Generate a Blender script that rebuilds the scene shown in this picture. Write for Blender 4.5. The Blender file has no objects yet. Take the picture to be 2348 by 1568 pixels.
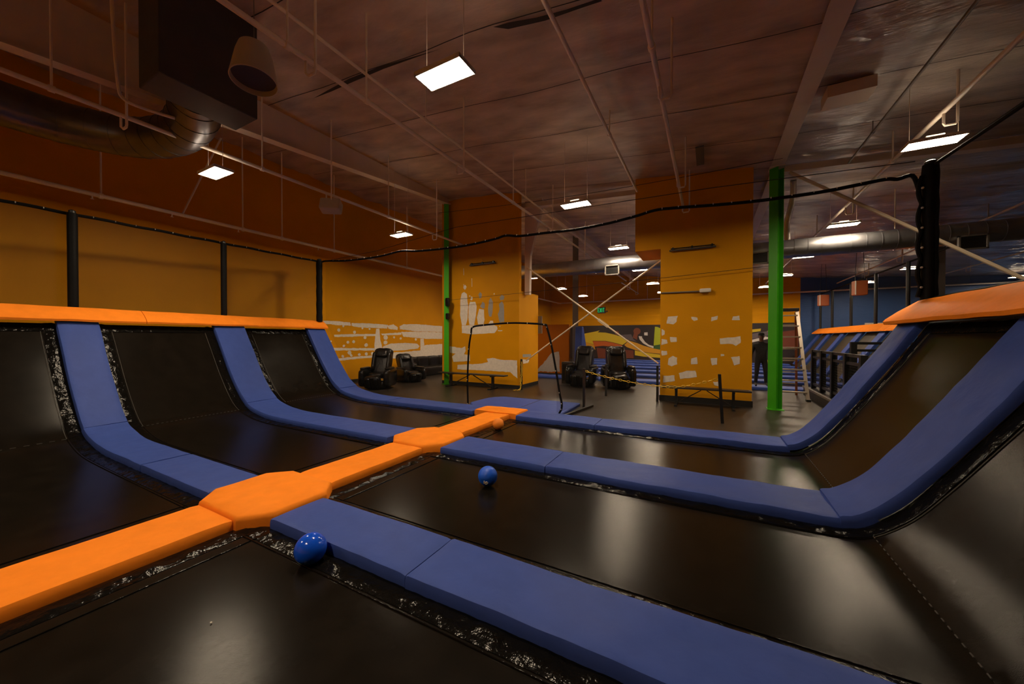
import bpy, bmesh, math, random
from mathutils import Vector, Matrix, noise
C = bpy.context.scene.collection
PI = math.pi
R = math.radians
random.seed(7)
LW=[[[7.961,2.239],[8.516,2.25],[9.067,2.224],[9.114,2.114],[8.604,2.106],[8.169,2.139],[7.981,2.155]],[[9.139,2.206],[9.87,2.22],[10.879,2.201],[10.849,2.039],[10.083,2.056],[9.458,2.057],[9.138,2.102]],[[10.867,2.159],[11.183,2.225],[11.433,2.101],[11.401,1.995],[10.909,2.031]],[[11.529,2.151],[11.756,2.245],[12.583,2.283],[14.485,2.237],[15.022,2.235],[15.022,1.949],[14.511,1.958],[12.582,1.954],[11.561,2.032]],[[11.625,1.913],[12.298,1.939],[13.331,1.94],[15.021,1.938],[15.021,1.612],[13.253,1.613],[11.755,1.712]],[[8.403,1.764],[9.065,1.791],[10.302,1.812],[10.302,1.737],[9.065,1.7],[8.425,1.685]],[[10.528,1.828],[11.625,1.889],[11.638,1.793],[10.585,1.761]],[[10.281,2.026],[10.438,2.029],[10.482,1.58],[10.572,1.308],[10.56,1.059],[10.3,1.068],[10.189,1.094],[10.202,1.492]],[[10.595,1.299],[10.997,1.416],[11.887,1.439],[12.581,1.396],[12.763,1.291],[12.653,1.176],[11.886,1.126],[10.996,1.114],[10.595,1.149]],[[12.815,1.624],[13.039,1.624],[13.069,1.338],[13.068,1.078],[12.814,1.101]],[[10.3,1.055],[11.623,1.047],[12.799,1.08],[13.129,1.327],[14.484,1.361],[15.021,1.354],[15.021,0.707],[14.509,0.729],[12.58,0.762],[11.241,0.786],[10.299,0.867]],[[8.402,1.303],[9.306,1.27],[10.179,1.249],[10.178,1.152],[9.305,1.186],[8.423,1.203]],[[8.554,0.916],[9.304,0.955],[10.178,0.97],[10.288,0.877],[9.304,0.863],[8.599,0.834]],[[8.666,1.939],[8.654,1.904],[8.623,1.883],[8.584,1.882],[8.553,1.903],[8.541,1.937],[8.553,1.972],[8.584,1.994],[8.623,1.994],[8.655,1.974]],[[8.827,2.085],[8.819,2.062],[8.798,2.047],[8.773,2.047],[8.752,2.06],[8.744,2.082],[8.752,2.105],[8.773,2.119],[8.799,2.12],[8.819,2.107]],[[9.666,2.033],[9.657,2.009],[9.634,1.993],[9.605,1.993],[9.582,2.007],[9.574,2.03],[9.583,2.054],[9.606,2.069],[9.634,2.07],[9.657,2.056]],[[9.323,1.869],[9.31,1.835],[9.278,1.814],[9.239,1.814],[9.207,1.834],[9.196,1.867],[9.208,1.901],[9.239,1.922],[9.279,1.923],[9.311,1.902]],[[9.805,1.664],[9.792,1.63],[9.758,1.608],[9.716,1.608],[9.682,1.63],[9.67,1.664],[9.683,1.699],[9.716,1.72],[9.758,1.72],[9.792,1.699]],[[9.04,1.494],[9.029,1.464],[9.001,1.445],[8.966,1.446],[8.938,1.465],[8.927,1.495],[8.938,1.525],[8.966,1.544],[9.001,1.544],[9.03,1.525]],[[9.292,1.513],[9.279,1.477],[9.244,1.455],[9.202,1.455],[9.168,1.478],[9.155,1.514],[9.169,1.55],[9.203,1.572],[9.245,1.571],[9.279,1.549]],[[9.872,1.374],[9.856,1.331],[9.814,1.305],[9.762,1.307],[9.72,1.334],[9.705,1.376],[9.721,1.419],[9.762,1.444],[9.814,1.444],[9.856,1.417]],[[8.861,1.361],[8.851,1.331],[8.823,1.313],[8.788,1.314],[8.761,1.333],[8.751,1.363],[8.761,1.393],[8.789,1.411],[8.823,1.411],[8.851,1.392]],[[10.878,1.671],[10.855,1.614],[10.796,1.579],[10.723,1.58],[10.665,1.614],[10.643,1.671],[10.665,1.727],[10.723,1.762],[10.796,1.763],[10.855,1.728]],[[10.853,1.464],[10.833,1.413],[10.78,1.382],[10.714,1.383],[10.662,1.415],[10.642,1.466],[10.662,1.516],[10.715,1.547],[10.78,1.547],[10.833,1.515]],[[11.268,1.681],[11.257,1.655],[11.229,1.639],[11.195,1.639],[11.167,1.655],[11.157,1.681],[11.167,1.707],[11.195,1.723],[11.23,1.724],[11.257,1.708]],[[11.657,1.634],[11.644,1.605],[11.612,1.586],[11.572,1.586],[11.54,1.605],[11.527,1.634],[11.54,1.664],[11.572,1.682],[11.612,1.682],[11.644,1.664]],[[12.581,1.589],[12.568,1.558],[12.532,1.538],[12.487,1.539],[12.452,1.558],[12.438,1.589],[12.452,1.62],[12.488,1.639],[12.532,1.639],[12.568,1.62]],[[9.12,1.108],[9.104,1.065],[9.064,1.04],[9.014,1.042],[8.974,1.07],[8.958,1.114],[8.974,1.156],[9.014,1.182],[9.064,1.18],[9.105,1.152]],[[8.813,0.985],[8.803,0.955],[8.775,0.938],[8.741,0.939],[8.714,0.959],[8.703,0.989],[8.714,1.019],[8.741,1.036],[8.775,1.035],[8.803,1.015]],[[9.168,1.003],[9.157,0.972],[9.128,0.955],[9.092,0.956],[9.064,0.976],[9.053,1.007],[9.064,1.038],[9.093,1.055],[9.128,1.054],[9.157,1.034]],[[9.524,1.022],[9.513,0.991],[9.482,0.973],[9.445,0.975],[9.415,0.995],[9.404,1.027],[9.415,1.058],[9.445,1.076],[9.483,1.075],[9.513,1.054]],[[9.86,1.027],[9.846,0.99],[9.809,0.968],[9.764,0.97],[9.728,0.994],[9.714,1.032],[9.728,1.069],[9.764,1.091],[9.81,1.089],[9.846,1.065]],[[10.145,1.042],[10.133,1.01],[10.1,0.991],[10.06,0.993],[10.027,1.014],[10.015,1.047],[10.027,1.079],[10.06,1.098],[10.1,1.097],[10.133,1.076]],[[8.32,1.528],[8.313,1.509],[8.296,1.497],[8.275,1.497],[8.258,1.509],[8.251,1.529],[8.258,1.548],[8.275,1.56],[8.296,1.56],[8.313,1.548]],[[9.997,2.006],[9.987,1.981],[9.963,1.966],[9.934,1.965],[9.91,1.98],[9.901,2.004],[9.91,2.028],[9.934,2.044],[9.964,2.044],[9.988,2.03]]]
PLW=[[[-7.639,3.289],[-7.519,3.203],[-7.462,2.769],[-7.495,2.3],[-7.567,2.105],[-7.736,2.107],[-7.809,2.466],[-7.799,3.021],[-7.736,3.235]],[[-7.605,3.542],[-7.529,3.459],[-7.567,3.371],[-7.625,3.366],[-7.663,3.448]],[[-7.376,2.922],[-7.165,2.912],[-7.105,2.755],[-7.142,2.408],[-7.212,2.115],[-7.414,2.11],[-7.452,2.377],[-7.438,2.768]],[[-7.329,3.114],[-7.268,3.072],[-7.292,2.976],[-7.367,2.98]],[[-6.994,2.666],[-6.807,2.628],[-6.784,2.283],[-6.82,2.131],[-7.049,2.127],[-7.095,2.368]],[[-7.736,2.095],[-6.64,2.113],[-6.551,2.24],[-6.44,2.238],[-6.418,2.105],[-6.286,2.047],[-6.264,1.953],[-6.374,1.822],[-7.282,1.789],[-7.736,1.83]],[[-6.256,1.919],[-6.079,1.914],[-6.079,1.888],[-6.256,1.889]],[[-8.282,1.36],[-7.761,1.295],[-7.591,1.356],[-7.567,1.199],[-7.639,1.079],[-7.4,1.065],[-7.376,0.85],[-8.106,0.795],[-8.166,0.987],[-8.006,1.091],[-8.267,1.126]],[[-7.932,0.693],[-7.519,0.727],[-6.911,0.768],[-6.639,0.834],[-6.684,0.947],[-6.461,0.984],[-6.112,0.926],[-5.523,0.925],[-5.501,0.342],[-5.646,0.426],[-5.771,0.53],[-6.819,0.541],[-7.932,0.533]],[[-7.663,3.408],[-7.644,3.407],[-7.644,3.557],[-7.663,3.558]],[[-7.315,3.736],[-7.296,3.735],[-7.296,3.443],[-7.315,3.445]],[[-7.663,4.117],[-7.644,4.116],[-7.644,3.879],[-7.663,3.881]],[[-6.419,3.149],[-6.384,3.166],[-6.366,3.131],[-6.41,3.118]],[[-7.424,3.139],[-7.376,3.156],[-7.367,3.116],[-7.405,3.107]],[[-6.199,2.065],[-6.156,2.064],[-6.156,2.034],[-6.191,2.034]]]
PLG=[[[-6.866,2.898],[-6.766,2.837],[-6.784,2.673],[-6.866,2.672],[-6.957,2.749]],[[-6.967,3.241],[-6.889,3.168],[-6.912,3.035],[-6.98,3.011],[-7.026,3.156]],[[-6.529,3.034],[-6.44,2.879],[-6.453,2.578],[-6.506,2.383],[-6.604,2.401],[-6.64,2.66],[-6.596,2.924]],[[-6.093,2.881],[-6.02,2.748],[-6.011,2.525],[-6.002,2.191],[-6.178,2.176],[-6.252,2.459],[-6.178,2.606],[-6.209,2.793]],[[-6.093,3.097],[-5.999,3.044],[-6.028,2.934],[-6.136,2.921],[-6.179,3.016]]]
PLS=[[[10.861,0.95],[11.375,0.905],[11.287,0.814],[10.903,0.799]]]
PLSG=[[[10.86,1.117],[11.509,1.1],[11.509,0.995],[10.861,1.017]]]
PRW=[[[-0.962,2.22],[-0.715,2.235],[-0.743,2.088],[-0.829,2.027],[-0.99,2.039]],[[-0.399,2.205],[-0.267,2.186],[-0.253,2.124],[-0.335,2.095],[-0.391,2.143]],[[0.043,2.178],[0.193,2.21],[0.183,2.12],[0.044,2.081]],[[0.509,2.18],[0.647,2.209],[0.653,2.095],[0.497,2.098]],[[-1.108,1.904],[-1.034,1.855],[-1.033,1.759],[-1.107,1.727]],[[-1.107,1.631],[-0.973,1.616],[-0.958,1.52],[-1.106,1.478]],[[-0.909,1.689],[-0.741,1.679],[-0.735,1.563],[-0.885,1.553]],[[-1.105,1.327],[-0.972,1.313],[-0.965,1.218],[-1.104,1.199]],[[0.238,1.649],[0.67,1.7],[0.676,1.548],[0.577,1.473],[0.514,1.517],[0.244,1.509]],[[0.259,1.27],[0.324,1.271],[0.337,1.224],[0.259,1.216]],[[-0.941,1.123],[-0.825,1.196],[-0.732,1.145],[-0.731,0.971],[-0.853,0.92],[-0.946,0.964]],[[-0.404,1.132],[-0.266,1.166],[-0.254,1.004],[-0.398,0.983]],[[0.031,1.156],[0.181,1.16],[0.182,0.998],[0.064,0.984]],[[0.478,1.191],[0.654,1.225],[0.667,1.035],[0.542,0.993]],[[-0.684,0.753],[-0.509,0.808],[-0.3,0.839],[-0.263,0.665],[-0.649,0.598]],[[-1.057,0.656],[-0.793,0.685],[-0.778,0.544],[-1.056,0.486]],[[0.098,0.563],[0.203,0.578],[0.212,0.47],[0.12,0.489]]]
MUR=[['grey',[[-6.119,1.899],[-5.171,1.961],[-4.984,1.575],[-4.736,1.384],[-5.325,1.526]]],['skin',[[-4.481,2.18],[-4.515,2.053],[-4.609,1.961],[-4.739,1.927],[-4.87,1.962],[-4.966,2.056],[-5.002,2.184],[-4.967,2.312],[-4.872,2.405],[-4.741,2.438],[-4.611,2.402],[-4.516,2.308]]],['skin',[[-4.955,2.056],[-4.678,1.959],[-4.737,1.544],[-5.046,1.703]]],['skin',[[-6.056,2.062],[-6.077,1.981],[-6.135,1.921],[-6.216,1.899],[-6.296,1.921],[-6.356,1.982],[-6.378,2.064],[-6.357,2.146],[-6.298,2.206],[-6.217,2.227],[-6.137,2.204],[-6.078,2.144]]],['red',[[-7.801,0.928],[-6.731,0.777],[-5.795,0.792],[-4.98,0.741],[-4.977,0.163],[-7.662,0.09]]],['yellow',[[-9.391,1.805],[-8.806,2.016],[-7.805,2.2],[-7.535,2.271],[-7.703,2.122],[-7.1,2.095],[-6.442,1.949],[-5.927,1.784],[-5.309,1.493],[-5.796,1.15],[-6.44,1.324],[-7.097,1.453],[-8.11,1.448],[-7.972,1.162],[-8.699,1.36],[-9.39,1.65]]],['gold',[[-9.372,1.615],[-8.699,1.36],[-7.972,1.145],[-7.885,0.759],[-8.557,0.748],[-9.21,1.047]]],['orange',[[-8.11,1.415],[-7.097,1.42],[-6.44,1.292],[-5.828,1.117],[-5.763,0.792],[-5.922,0.806],[-6.601,1.01],[-7.262,1.069],[-7.937,0.994]]],['gold',[[-5.309,1.477],[-4.705,1.288],[-4.249,1.102],[-3.563,0.906],[-2.78,0.778],[-2.778,0.5],[-3.947,0.601],[-4.857,0.775],[-5.48,0.991],[-5.67,1.151]]],['yellow',[[-4.887,0.742],[-3.947,0.569],[-2.778,0.438],[-2.777,0.222],[-4.245,0.294],[-4.886,0.39]]],['white',[[-4.616,1.815],[-4.373,1.799],[-4.373,1.703],[-4.16,1.387],[-3.89,1.169],[-3.57,1.078],[-3.575,0.927],[-3.949,1.073],[-4.31,1.291],[-4.554,1.576]]],['dark',[[-3.626,1.704],[-3.669,1.516],[-3.787,1.377],[-3.95,1.326],[-4.115,1.375],[-4.237,1.514],[-4.282,1.703],[-4.239,1.893],[-4.118,2.032],[-3.954,2.082],[-3.79,2.03],[-3.671,1.892]]],['white',[[-4.224,2.083],[-3.984,2.098],[-3.983,1.861],[-4.223,1.878]]],['lime',[[-3.483,2.5],[-3.308,2.482],[-2.787,2.229],[-2.782,1.272],[-3.564,1.125]]],['green',[[-3.558,1.109],[-2.782,1.247],[-2.78,0.794],[-3.558,0.915]]],['yellow',[[2.355,2.231],[2.959,2.293],[2.932,2.122],[2.357,2.037]]],['yellow',[[3.271,2.12],[3.466,2.206],[3.468,1.949],[3.301,1.916]]],['grey',[[2.24,1.92],[3.271,2.12],[3.772,2.082],[2.992,1.677],[2.243,1.607]]],['white',[[2.418,1.552],[3.217,1.78],[3.554,1.678],[2.477,1.4]]],['red',[[3.607,2.016],[4.9,2.205],[4.908,1.153],[3.614,1.002]]],['yellow',[[3.256,0.282],[3.619,0.259],[3.565,0.02],[3.286,0.078]]]]
ROPE=[[-10.566,3.956],[-10.292,3.989],[-9.373,3.909],[-8.435,3.885],[-7.818,3.897],[-7.157,3.944],[-6.616,3.883],[-5.714,3.845],[-4.958,3.846],[-4.282,3.894],[-3.994,3.934],[-3.634,3.877],[-3.052,3.865],[-2.408,3.842],[-1.779,3.868],[-1.461,3.898],[-1.176,3.935],[-0.879,3.984],[-0.555,3.972],[0.073,3.916],[0.661,3.879],[0.973,3.874],[1.311,3.869],[1.591,3.875],[1.897,3.896],[2.2,3.917],[2.326,3.893],[2.471,3.911],[2.541,3.698]]
ARCH=[[-5.076,0.084],[-5.089,0.659],[-5.051,1.391],[-4.988,1.756],[-4.938,1.911],[-4.619,1.957],[-3.98,1.991],[-3.49,1.977],[-3.097,1.942],[-3.037,1.886],[-2.936,1.516],[-2.826,0.966],[-2.747,0.513],[-2.698,0.288],[-2.708,0.169],[-2.756,0.073]]
EXPO = 0.15
# ------------------------------------------------------------------ materials
def lin(h):
    if isinstance(h, tuple): return h
    c = [int(h[i:i+2], 16)/255 for i in (0, 2, 4)]
    return tuple(x/12.92 if x <= .04045 else ((x+.055)/1.055)**2.4 for x in c)
def mat(name, col, rough=.6, metal=0., var=0., vscale=3., bump=0., bscale=60., spec=.5, stretch=None, coat=0., cscale=6., cstr=(.7, 3.6, 1), crough=.08):
    m = bpy.data.materials.new(name); m.use_nodes = True
    nt = m.node_tree; b = nt.nodes['Principled BSDF']; L = nt.links.new
    c = lin(col)
    b.inputs['Base Color'].default_value = (*c, 1)
    b.inputs['Roughness'].default_value = rough
    b.inputs['Metallic'].default_value = metal
    b.inputs['Specular IOR Level'].default_value = spec
    if var or bump:
        tc = nt.nodes.new('ShaderNodeTexCoord'); src = tc.outputs['Object']
        if stretch:
            mp = nt.nodes.new('ShaderNodeMapping'); mp.inputs['Scale'].default_value = stretch
            L(src, mp.inputs['Vector']); src = mp.outputs['Vector']
    if var:
        n = nt.nodes.new('ShaderNodeTexNoise'); n.inputs['Scale'].default_value = vscale; n.inputs['Detail'].default_value = 6
        L(src, n.inputs['Vector'])
        r = nt.nodes.new('ShaderNodeValToRGB')
        r.color_ramp.elements[0].position = .3; r.color_ramp.elements[1].position = .7
        r.color_ramp.elements[0].color = (*[x*(1-var) for x in c], 1)
        r.color_ramp.elements[1].color = (*[min(1, x*(1+var)) for x in c], 1)
        L(n.outputs['Fac'], r.inputs['Fac']); L(r.outputs['Color'], b.inputs['Base Color'])
    if bump:
        n2 = nt.nodes.new('ShaderNodeTexNoise'); n2.inputs['Scale'].default_value = bscale; n2.inputs['Detail'].default_value = 4
        L(src, n2.inputs['Vector'])
        bp = nt.nodes.new('ShaderNodeBump'); bp.inputs['Strength'].default_value = bump; bp.inputs['Distance'].default_value = .02
        L(n2.outputs['Fac'], bp.inputs['Height']); L(bp.outputs['Normal'], b.inputs['Normal'])
    if coat:
        # a thin crinkled plastic film over the facing
        b.inputs['Coat Weight'].default_value = coat; b.inputs['Coat Roughness'].default_value = crough
        mp2 = nt.nodes.new('ShaderNodeMapping'); mp2.inputs['Scale'].default_value = cstr; L(tc.outputs['Object'], mp2.inputs['Vector'])
        n3 = nt.nodes.new('ShaderNodeTexNoise'); n3.inputs['Scale'].default_value = cscale; n3.inputs['Detail'].default_value = 5; n3.inputs['Distortion'].default_value = 1.2
        L(mp2.outputs['Vector'], n3.inputs['Vector'])
        b3 = nt.nodes.new('ShaderNodeBump'); b3.inputs['Strength'].default_value = 1.; b3.inputs['Distance'].default_value = .035
        L(n3.outputs['Fac'], b3.inputs['Height']); L(b3.outputs['Normal'], b.inputs['Coat Normal'])
    return m
def emit(name, col, s):
    m = bpy.data.materials.new(name); m.use_nodes = True
    nt = m.node_tree; nt.nodes.remove(nt.nodes['Principled BSDF'])
    e = nt.nodes.new('ShaderNodeEmission'); e.inputs['Color'].default_value = (*col, 1); e.inputs['Strength'].default_value = s
    nt.links.new(e.outputs[0], nt.nodes['Material Output'].inputs['Surface'])
    return m
def netmat(name, fac, col):
    m = bpy.data.materials.new(name); m.use_nodes = True
    nt = m.node_tree; b = nt.nodes['Principled BSDF']
    b.inputs['Base Color'].default_value = (*col, 1); b.inputs['Roughness'].default_value = .8
    t = nt.nodes.new('ShaderNodeBsdfTransparent'); mx = nt.nodes.new('ShaderNodeMixShader'); mx.inputs[0].default_value = fac
    nt.links.new(t.outputs[0], mx.inputs[1]); nt.links.new(b.outputs[0], mx.inputs[2])
    nt.links.new(mx.outputs[0], nt.nodes['Material Output'].inputs['Surface'])
    return m
LCOL = (1, .80, .56)
M = dict(
 yellow=mat('yellow_wall_paint', (.66, .285, .003), .6, var=.05, vscale=1.5, bump=.15, bscale=40, spec=.08),
 brick=mat('yellow_painted_block', (.66, .285, .003), .6, var=.08, vscale=2, bump=.6, bscale=9, stretch=(.25, 1, 3), spec=.08),
 patch=mat('white_primer_patch', (.74, .66, .57), .7, var=.08, vscale=14),
 gpatch=mat('grey_primer_patch', (.33, .31, .29), .7, var=.06, vscale=14),
 base=mat('black_baseboard', (.012, .011, .010), .5),
 bluewall=mat('blue_painted_block', (.02, .07, .22), .6, bump=.6, bscale=9, stretch=(.25, 1, 3)),
 floor=mat('speckled_rubber_floor', (.027, .021, .016), .34, var=.4, vscale=5, bump=.12, bscale=180, spec=.28),
 ceil=mat('ceiling_insulation_facing', (.56, .43, .355), .42, var=.28, vscale=1.1, bump=.6, bscale=3.0, spec=.2, stretch=(1, 2.6, 1), coat=.35, cscale=5.),  # mottled colour stands in for the shading of the wrinkles
 foil=mat('shiny_plastic_insulation_facing', (.48, .41, .36), .35, var=.25, vscale=1.2, bump=.8, bscale=5.0, spec=.4, stretch=(.8, 3.0, 1), coat=.9, cscale=7.),
 crease_tear=mat('dark_crease_and_tear', (.03, .022, .018), .8),
 steel=mat('cream_painted_steel', (.72, .60, .50), .5, var=.05),
 pipe=mat('white_painted_pipe', (.88, .76, .64), .4),
 rod=mat('cream_brace_rod', (.75, .62, .45), .4),
 galv_shaded=mat('shaded_round_duct', (.17, .17, .20), .36, metal=.85, var=.15, vscale=4, bump=.08, bscale=8), galv=mat('galvanised_duct', (.36, .36, .38), .32, metal=.85, var=.12, vscale=4, bump=.08, bscale=8),  # big round duct: same metal, its dim light put into a darker colour
 ductbox=mat('dark_grey_duct_wrap', (.055, .052, .055), .6, var=.1),
 beige=mat('beige_speaker_plastic', (.52, .46, .37), .6),
 bed=mat('black_woven_trampoline_bed', (.0085, .0066, .0048), .20, var=.25, vscale=5, bump=.04, bscale=260, spec=.085),
 cover=mat('black_glossy_vinyl', (.005, .0045, .004), .14, bump=.7, bscale=12, spec=.09),
 blue=mat('blue_vinyl', (.042, .078, .31), .5, var=.06, vscale=7, bump=.28, bscale=7, spec=.1),
 orange=mat('orange_vinyl', (.94, .26, .022), .55, var=.05, vscale=6, bump=.28, bscale=7, spec=.03),
 black=mat('black_painted_metal', (.010, .010, .010), .4),
 blackpad=mat('black_padded_sleeve', (.005, .005, .0055), .6, bump=.2, bscale=14, spec=.12),
 clip=mat('white_plastic_clip', (.6, .55, .48), .4),
 green=mat('bright_green_paint', (.055, .42, .008), .4, var=.06, spec=.4),
 leather=mat('black_leather', (.006, .005, .005), .28, var=.2, vscale=6, bump=.5, bscale=10, spec=.3),
 plastic=mat('black_gloss_plastic', (.006, .006, .006), .2, spec=.35),
 grey=mat('grey_plastic', (.17, .155, .14), .45),
 wood=mat('dark_worn_board', (.022, .016, .011), .45, var=.3, vscale=8, stretch=(1, 8, 8)),
 ballblue=mat('blue_rubber', (.006, .085, .72), .14, spec=.5),
 ballmatte=mat('matte_blue_rubber', (.006, .095, .66), .45, bump=.03, bscale=200), ballorange=mat('orange_rubber', (.92, .27, .03), .5, bump=.03, bscale=200, spec=.2),
 white=mat('white_print', (.75, .70, .62), .5),
 alu=mat('aluminium', (.62, .54, .45), .35, metal=.6),
 fibre=mat('orange_fibreglass', (.34, .10, .04), .5),
 chain=mat('yellow_plastic_chain', (.80, .52, .03), .4),
 skin=mat('brown_skin', (.16, .075, .045), .5),
 cloth=mat('black_clothing', (.008, .008, .009), .85, bump=.3, bscale=30),
 housing=mat('white_fixture_housing', (.75, .72, .68), .4),
 lamp=emit('lit_diffuser', LCOL, 170.), lampup=emit('lit_uplight_slot', LCOL, 38.),
 exitg=emit('lit_green_letters', (.02, .9, .22), .55),
 dorange=mat('burnt_orange_paint', (.30, .085, .004), .6, spec=.08), farbed=mat('brown_far_bed', (.045, .035, .022), .45, spec=.15), boxo=mat('dull_orange_board', (.38, .10, .03), .6), net=netmat('black_net', .24, (.012, .010, .009)), netthin=netmat('fine_black_net', .09, (.03, .026, .022)),  # far sloping beds are a lighter brown than the near ones
)
MUC = {k: mat('mural_'+k, c, .5) for k, c in dict(dark=(.020, .012, .014), grey=(.11, .085, .10), skin=(.20, .05, .02), red=(.16, .035, .015), yellow=(.62, .44, .015),
       gold=(.60, .28, .012), orange=(.50, .10, .010), white=(.62, .56, .52), lime=(.38, .42, .01), green=(.03, .09, .02)).items()}
# ------------------------------------------------------------------ mesh builder
class MB:
    def __init__(s): s.v = []; s.f = []; s.m = []
    def add(s, vs, fs, m=0):
        o = len(s.v); s.v += [tuple(v) for v in vs]; s.f += [tuple(i+o for i in f) for f in fs]; s.m += [m]*len(fs); return s
    def box(s, c, d, m=0, rot=None):
        x, y, z = [a/2 for a in d]
        vs = [Vector((i*x, j*y, k*z)) for i in (-1, 1) for j in (-1, 1) for k in (-1, 1)]
        if rot is not None: vs = [rot @ v for v in vs]
        c = Vector(c)
        return s.add([v+c for v in vs], [(0, 1, 3, 2), (4, 6, 7, 5), (0, 4, 5, 1), (2, 3, 7, 6), (0, 2, 6, 4), (1, 5, 7, 3)], m)
    def b2(s, a, b, m=0):
        return s.box([(p+q)/2 for p, q in zip(a, b)], [abs(q-p) for p, q in zip(a, b)], m)
    def tube(s, pts, r, n=8, m=0, closed=False):
        pts = [Vector(p) for p in pts]; rs = r if isinstance(r, (list, tuple)) else [r]*len(pts)
        k = len(pts); up = None; rings = []
        for i, p in enumerate(pts):
            if closed: t = pts[(i+1) % k]-pts[i-1]
            else: t = pts[min(i+1, k-1)]-pts[max(i-1, 0)]
            t.normalize()
            if up is None: up = t.orthogonal().normalized()
            else: up = (up-t*up.dot(t)).normalized()
            w = t.cross(up)
            rings.append([p+(up*math.cos(a)+w*math.sin(a))*rs[i] for a in [2*PI*j/n for j in range(n)]])
        vs = [v for g in rings for v in g]; fs = []
        for i in range(k if closed else k-1):
            a, b = i*n, ((i+1) % k)*n
            fs += [(a+j, a+(j+1) % n, b+(j+1) % n, b+j) for j in range(n)]
        if not closed: fs += [tuple(range(n-1, -1, -1)), tuple(range((k-1)*n, k*n))]
        return s.add(vs, fs, m)
    def bar(s, p, q, w, h, m=0, up=(0, 0, 1)):
        p, q = Vector(p), Vector(q); t = (q-p).normalized(); u = Vector(up)
        if abs(t.dot(u)) > .98: u = Vector((0, 1, 0))
        a = t.cross(u).normalized(); b = a.cross(t)
        vs = [e+a*i*w/2+b*j*h/2 for e in (p, q) for i, j in ((-1, -1), (1, -1), (1, 1), (-1, 1))]
        return s.add(vs, [(3, 2, 1, 0), (4, 5, 6, 7)]+[(i, (i+1) % 4, 4+(i+1) % 4, 4+i) for i in range(4)], m)
    def lathe(s, prof, n=24, m=0, mx=None, close=True):
        mx = mx or Matrix(); vs = []; fs = []; k = len(prof)
        for r, z in prof: vs += [mx @ Vector((r*math.cos(2*PI*j/n), r*math.sin(2*PI*j/n), z)) for j in range(n)]
        for i in range(k-1): fs += [(i*n+j, i*n+(j+1) % n, (i+1)*n+(j+1) % n, (i+1)*n+j) for j in range(n)]
        if close: fs += [tuple(range(n-1, -1, -1)), tuple(range((k-1)*n, k*n))]
        return s.add(vs, fs, m)
    def rbox(s, c, d, r=.3, m=0, rot=None, n=10, amp=0., seed=0):
        # a box with round edges: r = share of roundness (a superellipsoid)
        e = max(.12, r); c = Vector(c); vs = []; fs = []; nu, nv = 2*n, n
        sp = lambda w, e: math.copysign(abs(w)**e, w)
        for i in range(nv+1):
            ph = -PI/2+PI*i/nv
            for j in range(nu):
                th = 2*PI*j/nu
                v = Vector((d[0]/2*sp(math.cos(ph), e)*sp(math.cos(th), e), d[1]/2*sp(math.cos(ph), e)*sp(math.sin(th), e), d[2]/2*sp(math.sin(ph), e)))
                if amp: v += v.normalized()*amp*noise.noise(v*7+Vector((seed, 0, 0)))
                if rot is not None: v = rot @ v
                vs.append(v+c)
        for i in range(nv): fs += [(i*nu+j, i*nu+(j+1) % nu, (i+1)*nu+(j+1) % nu, (i+1)*nu+j) for j in range(nu)]
        return s.add(vs, fs, m)
    def prism(s, poly, f, t, m=0):
        # poly: 2D outline; f maps (u, v, w) to 3D; t: thickness along w
        k = len(poly)
        vs = [f(u, v, 0) for u, v in poly]+[f(u, v, t) for u, v in poly]
        return s.add(vs, [tuple(range(k-1, -1, -1)), tuple(range(k, 2*k))]+[(i, (i+1) % k, k+(i+1) % k, k+i) for i in range(k)], m)
    def grid(s, f, nu, nv, m=0):
        vs = [f(i/nu, j/nv) for i in range(nu+1) for j in range(nv+1)]
        return s.add(vs, [(i*(nv+1)+j, (i+1)*(nv+1)+j, (i+1)*(nv+1)+j+1, i*(nv+1)+j+1) for i in range(nu) for j in range(nv)], m)
    def build(s, name, mats, parent=None, smooth=True, bevel=0., fix=True, at=None):
        me = bpy.data.meshes.new(name)
        vs = s.v
        if at is not None: vs = [tuple(a-b for a, b in zip(v, at)) for v in vs]
        me.from_pydata(vs, [], s.f)
        mats = mats if isinstance(mats, (list, tuple)) else [mats]
        for q in mats: me.materials.append(q)
        me.polygons.foreach_set('material_index', s.m)
        bm = bmesh.new(); bm.from_mesh(me)
        bmesh.ops.remove_doubles(bm, verts=bm.verts, dist=1e-5)
        if fix: bmesh.ops.recalc_face_normals(bm, faces=bm.faces)
        for f in bm.faces: f.smooth = smooth
        for e in bm.edges:
            if len(e.link_faces) == 2 and e.calc_face_angle(0) > R(40): e.smooth = False
        bm.to_mesh(me); bm.free(); me.update()
        o = bpy.data.objects.new(name, me); C.objects.link(o)
        if at is not None: o.location = at
        if parent is not None: o.parent = parent
        if bevel:
            b = o.modifiers.new('round', 'BEVEL'); b.width = bevel; b.segments = 2; b.limit_method = 'ANGLE'
        return o
def tag(o, label, cat, group=None, kind=None):
    o['label'] = label; o['category'] = cat
    if group: o['group'] = group
    o['kind'] = kind or 'thing'
    return o
def struct(o, label=None, cat=None):
    o['kind'] = 'structure'
    if label: o['label'] = label; o['category'] = cat
    return o
def empty(name, label, cat, loc=(0, 0, 0), rz=0, group=None):
    o = bpy.data.objects.new(name, None); C.objects.link(o); o.empty_display_size = .1
    o.location = loc; o.rotation_euler = (0, 0, rz)
    return tag(o, label, cat, group)
def copy_tree(o, parent=None):
    c = o.copy(); C.objects.link(c)
    if parent is not None: c.parent = parent
    for ch in list(o.children): copy_tree(ch, c)
    return c
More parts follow.
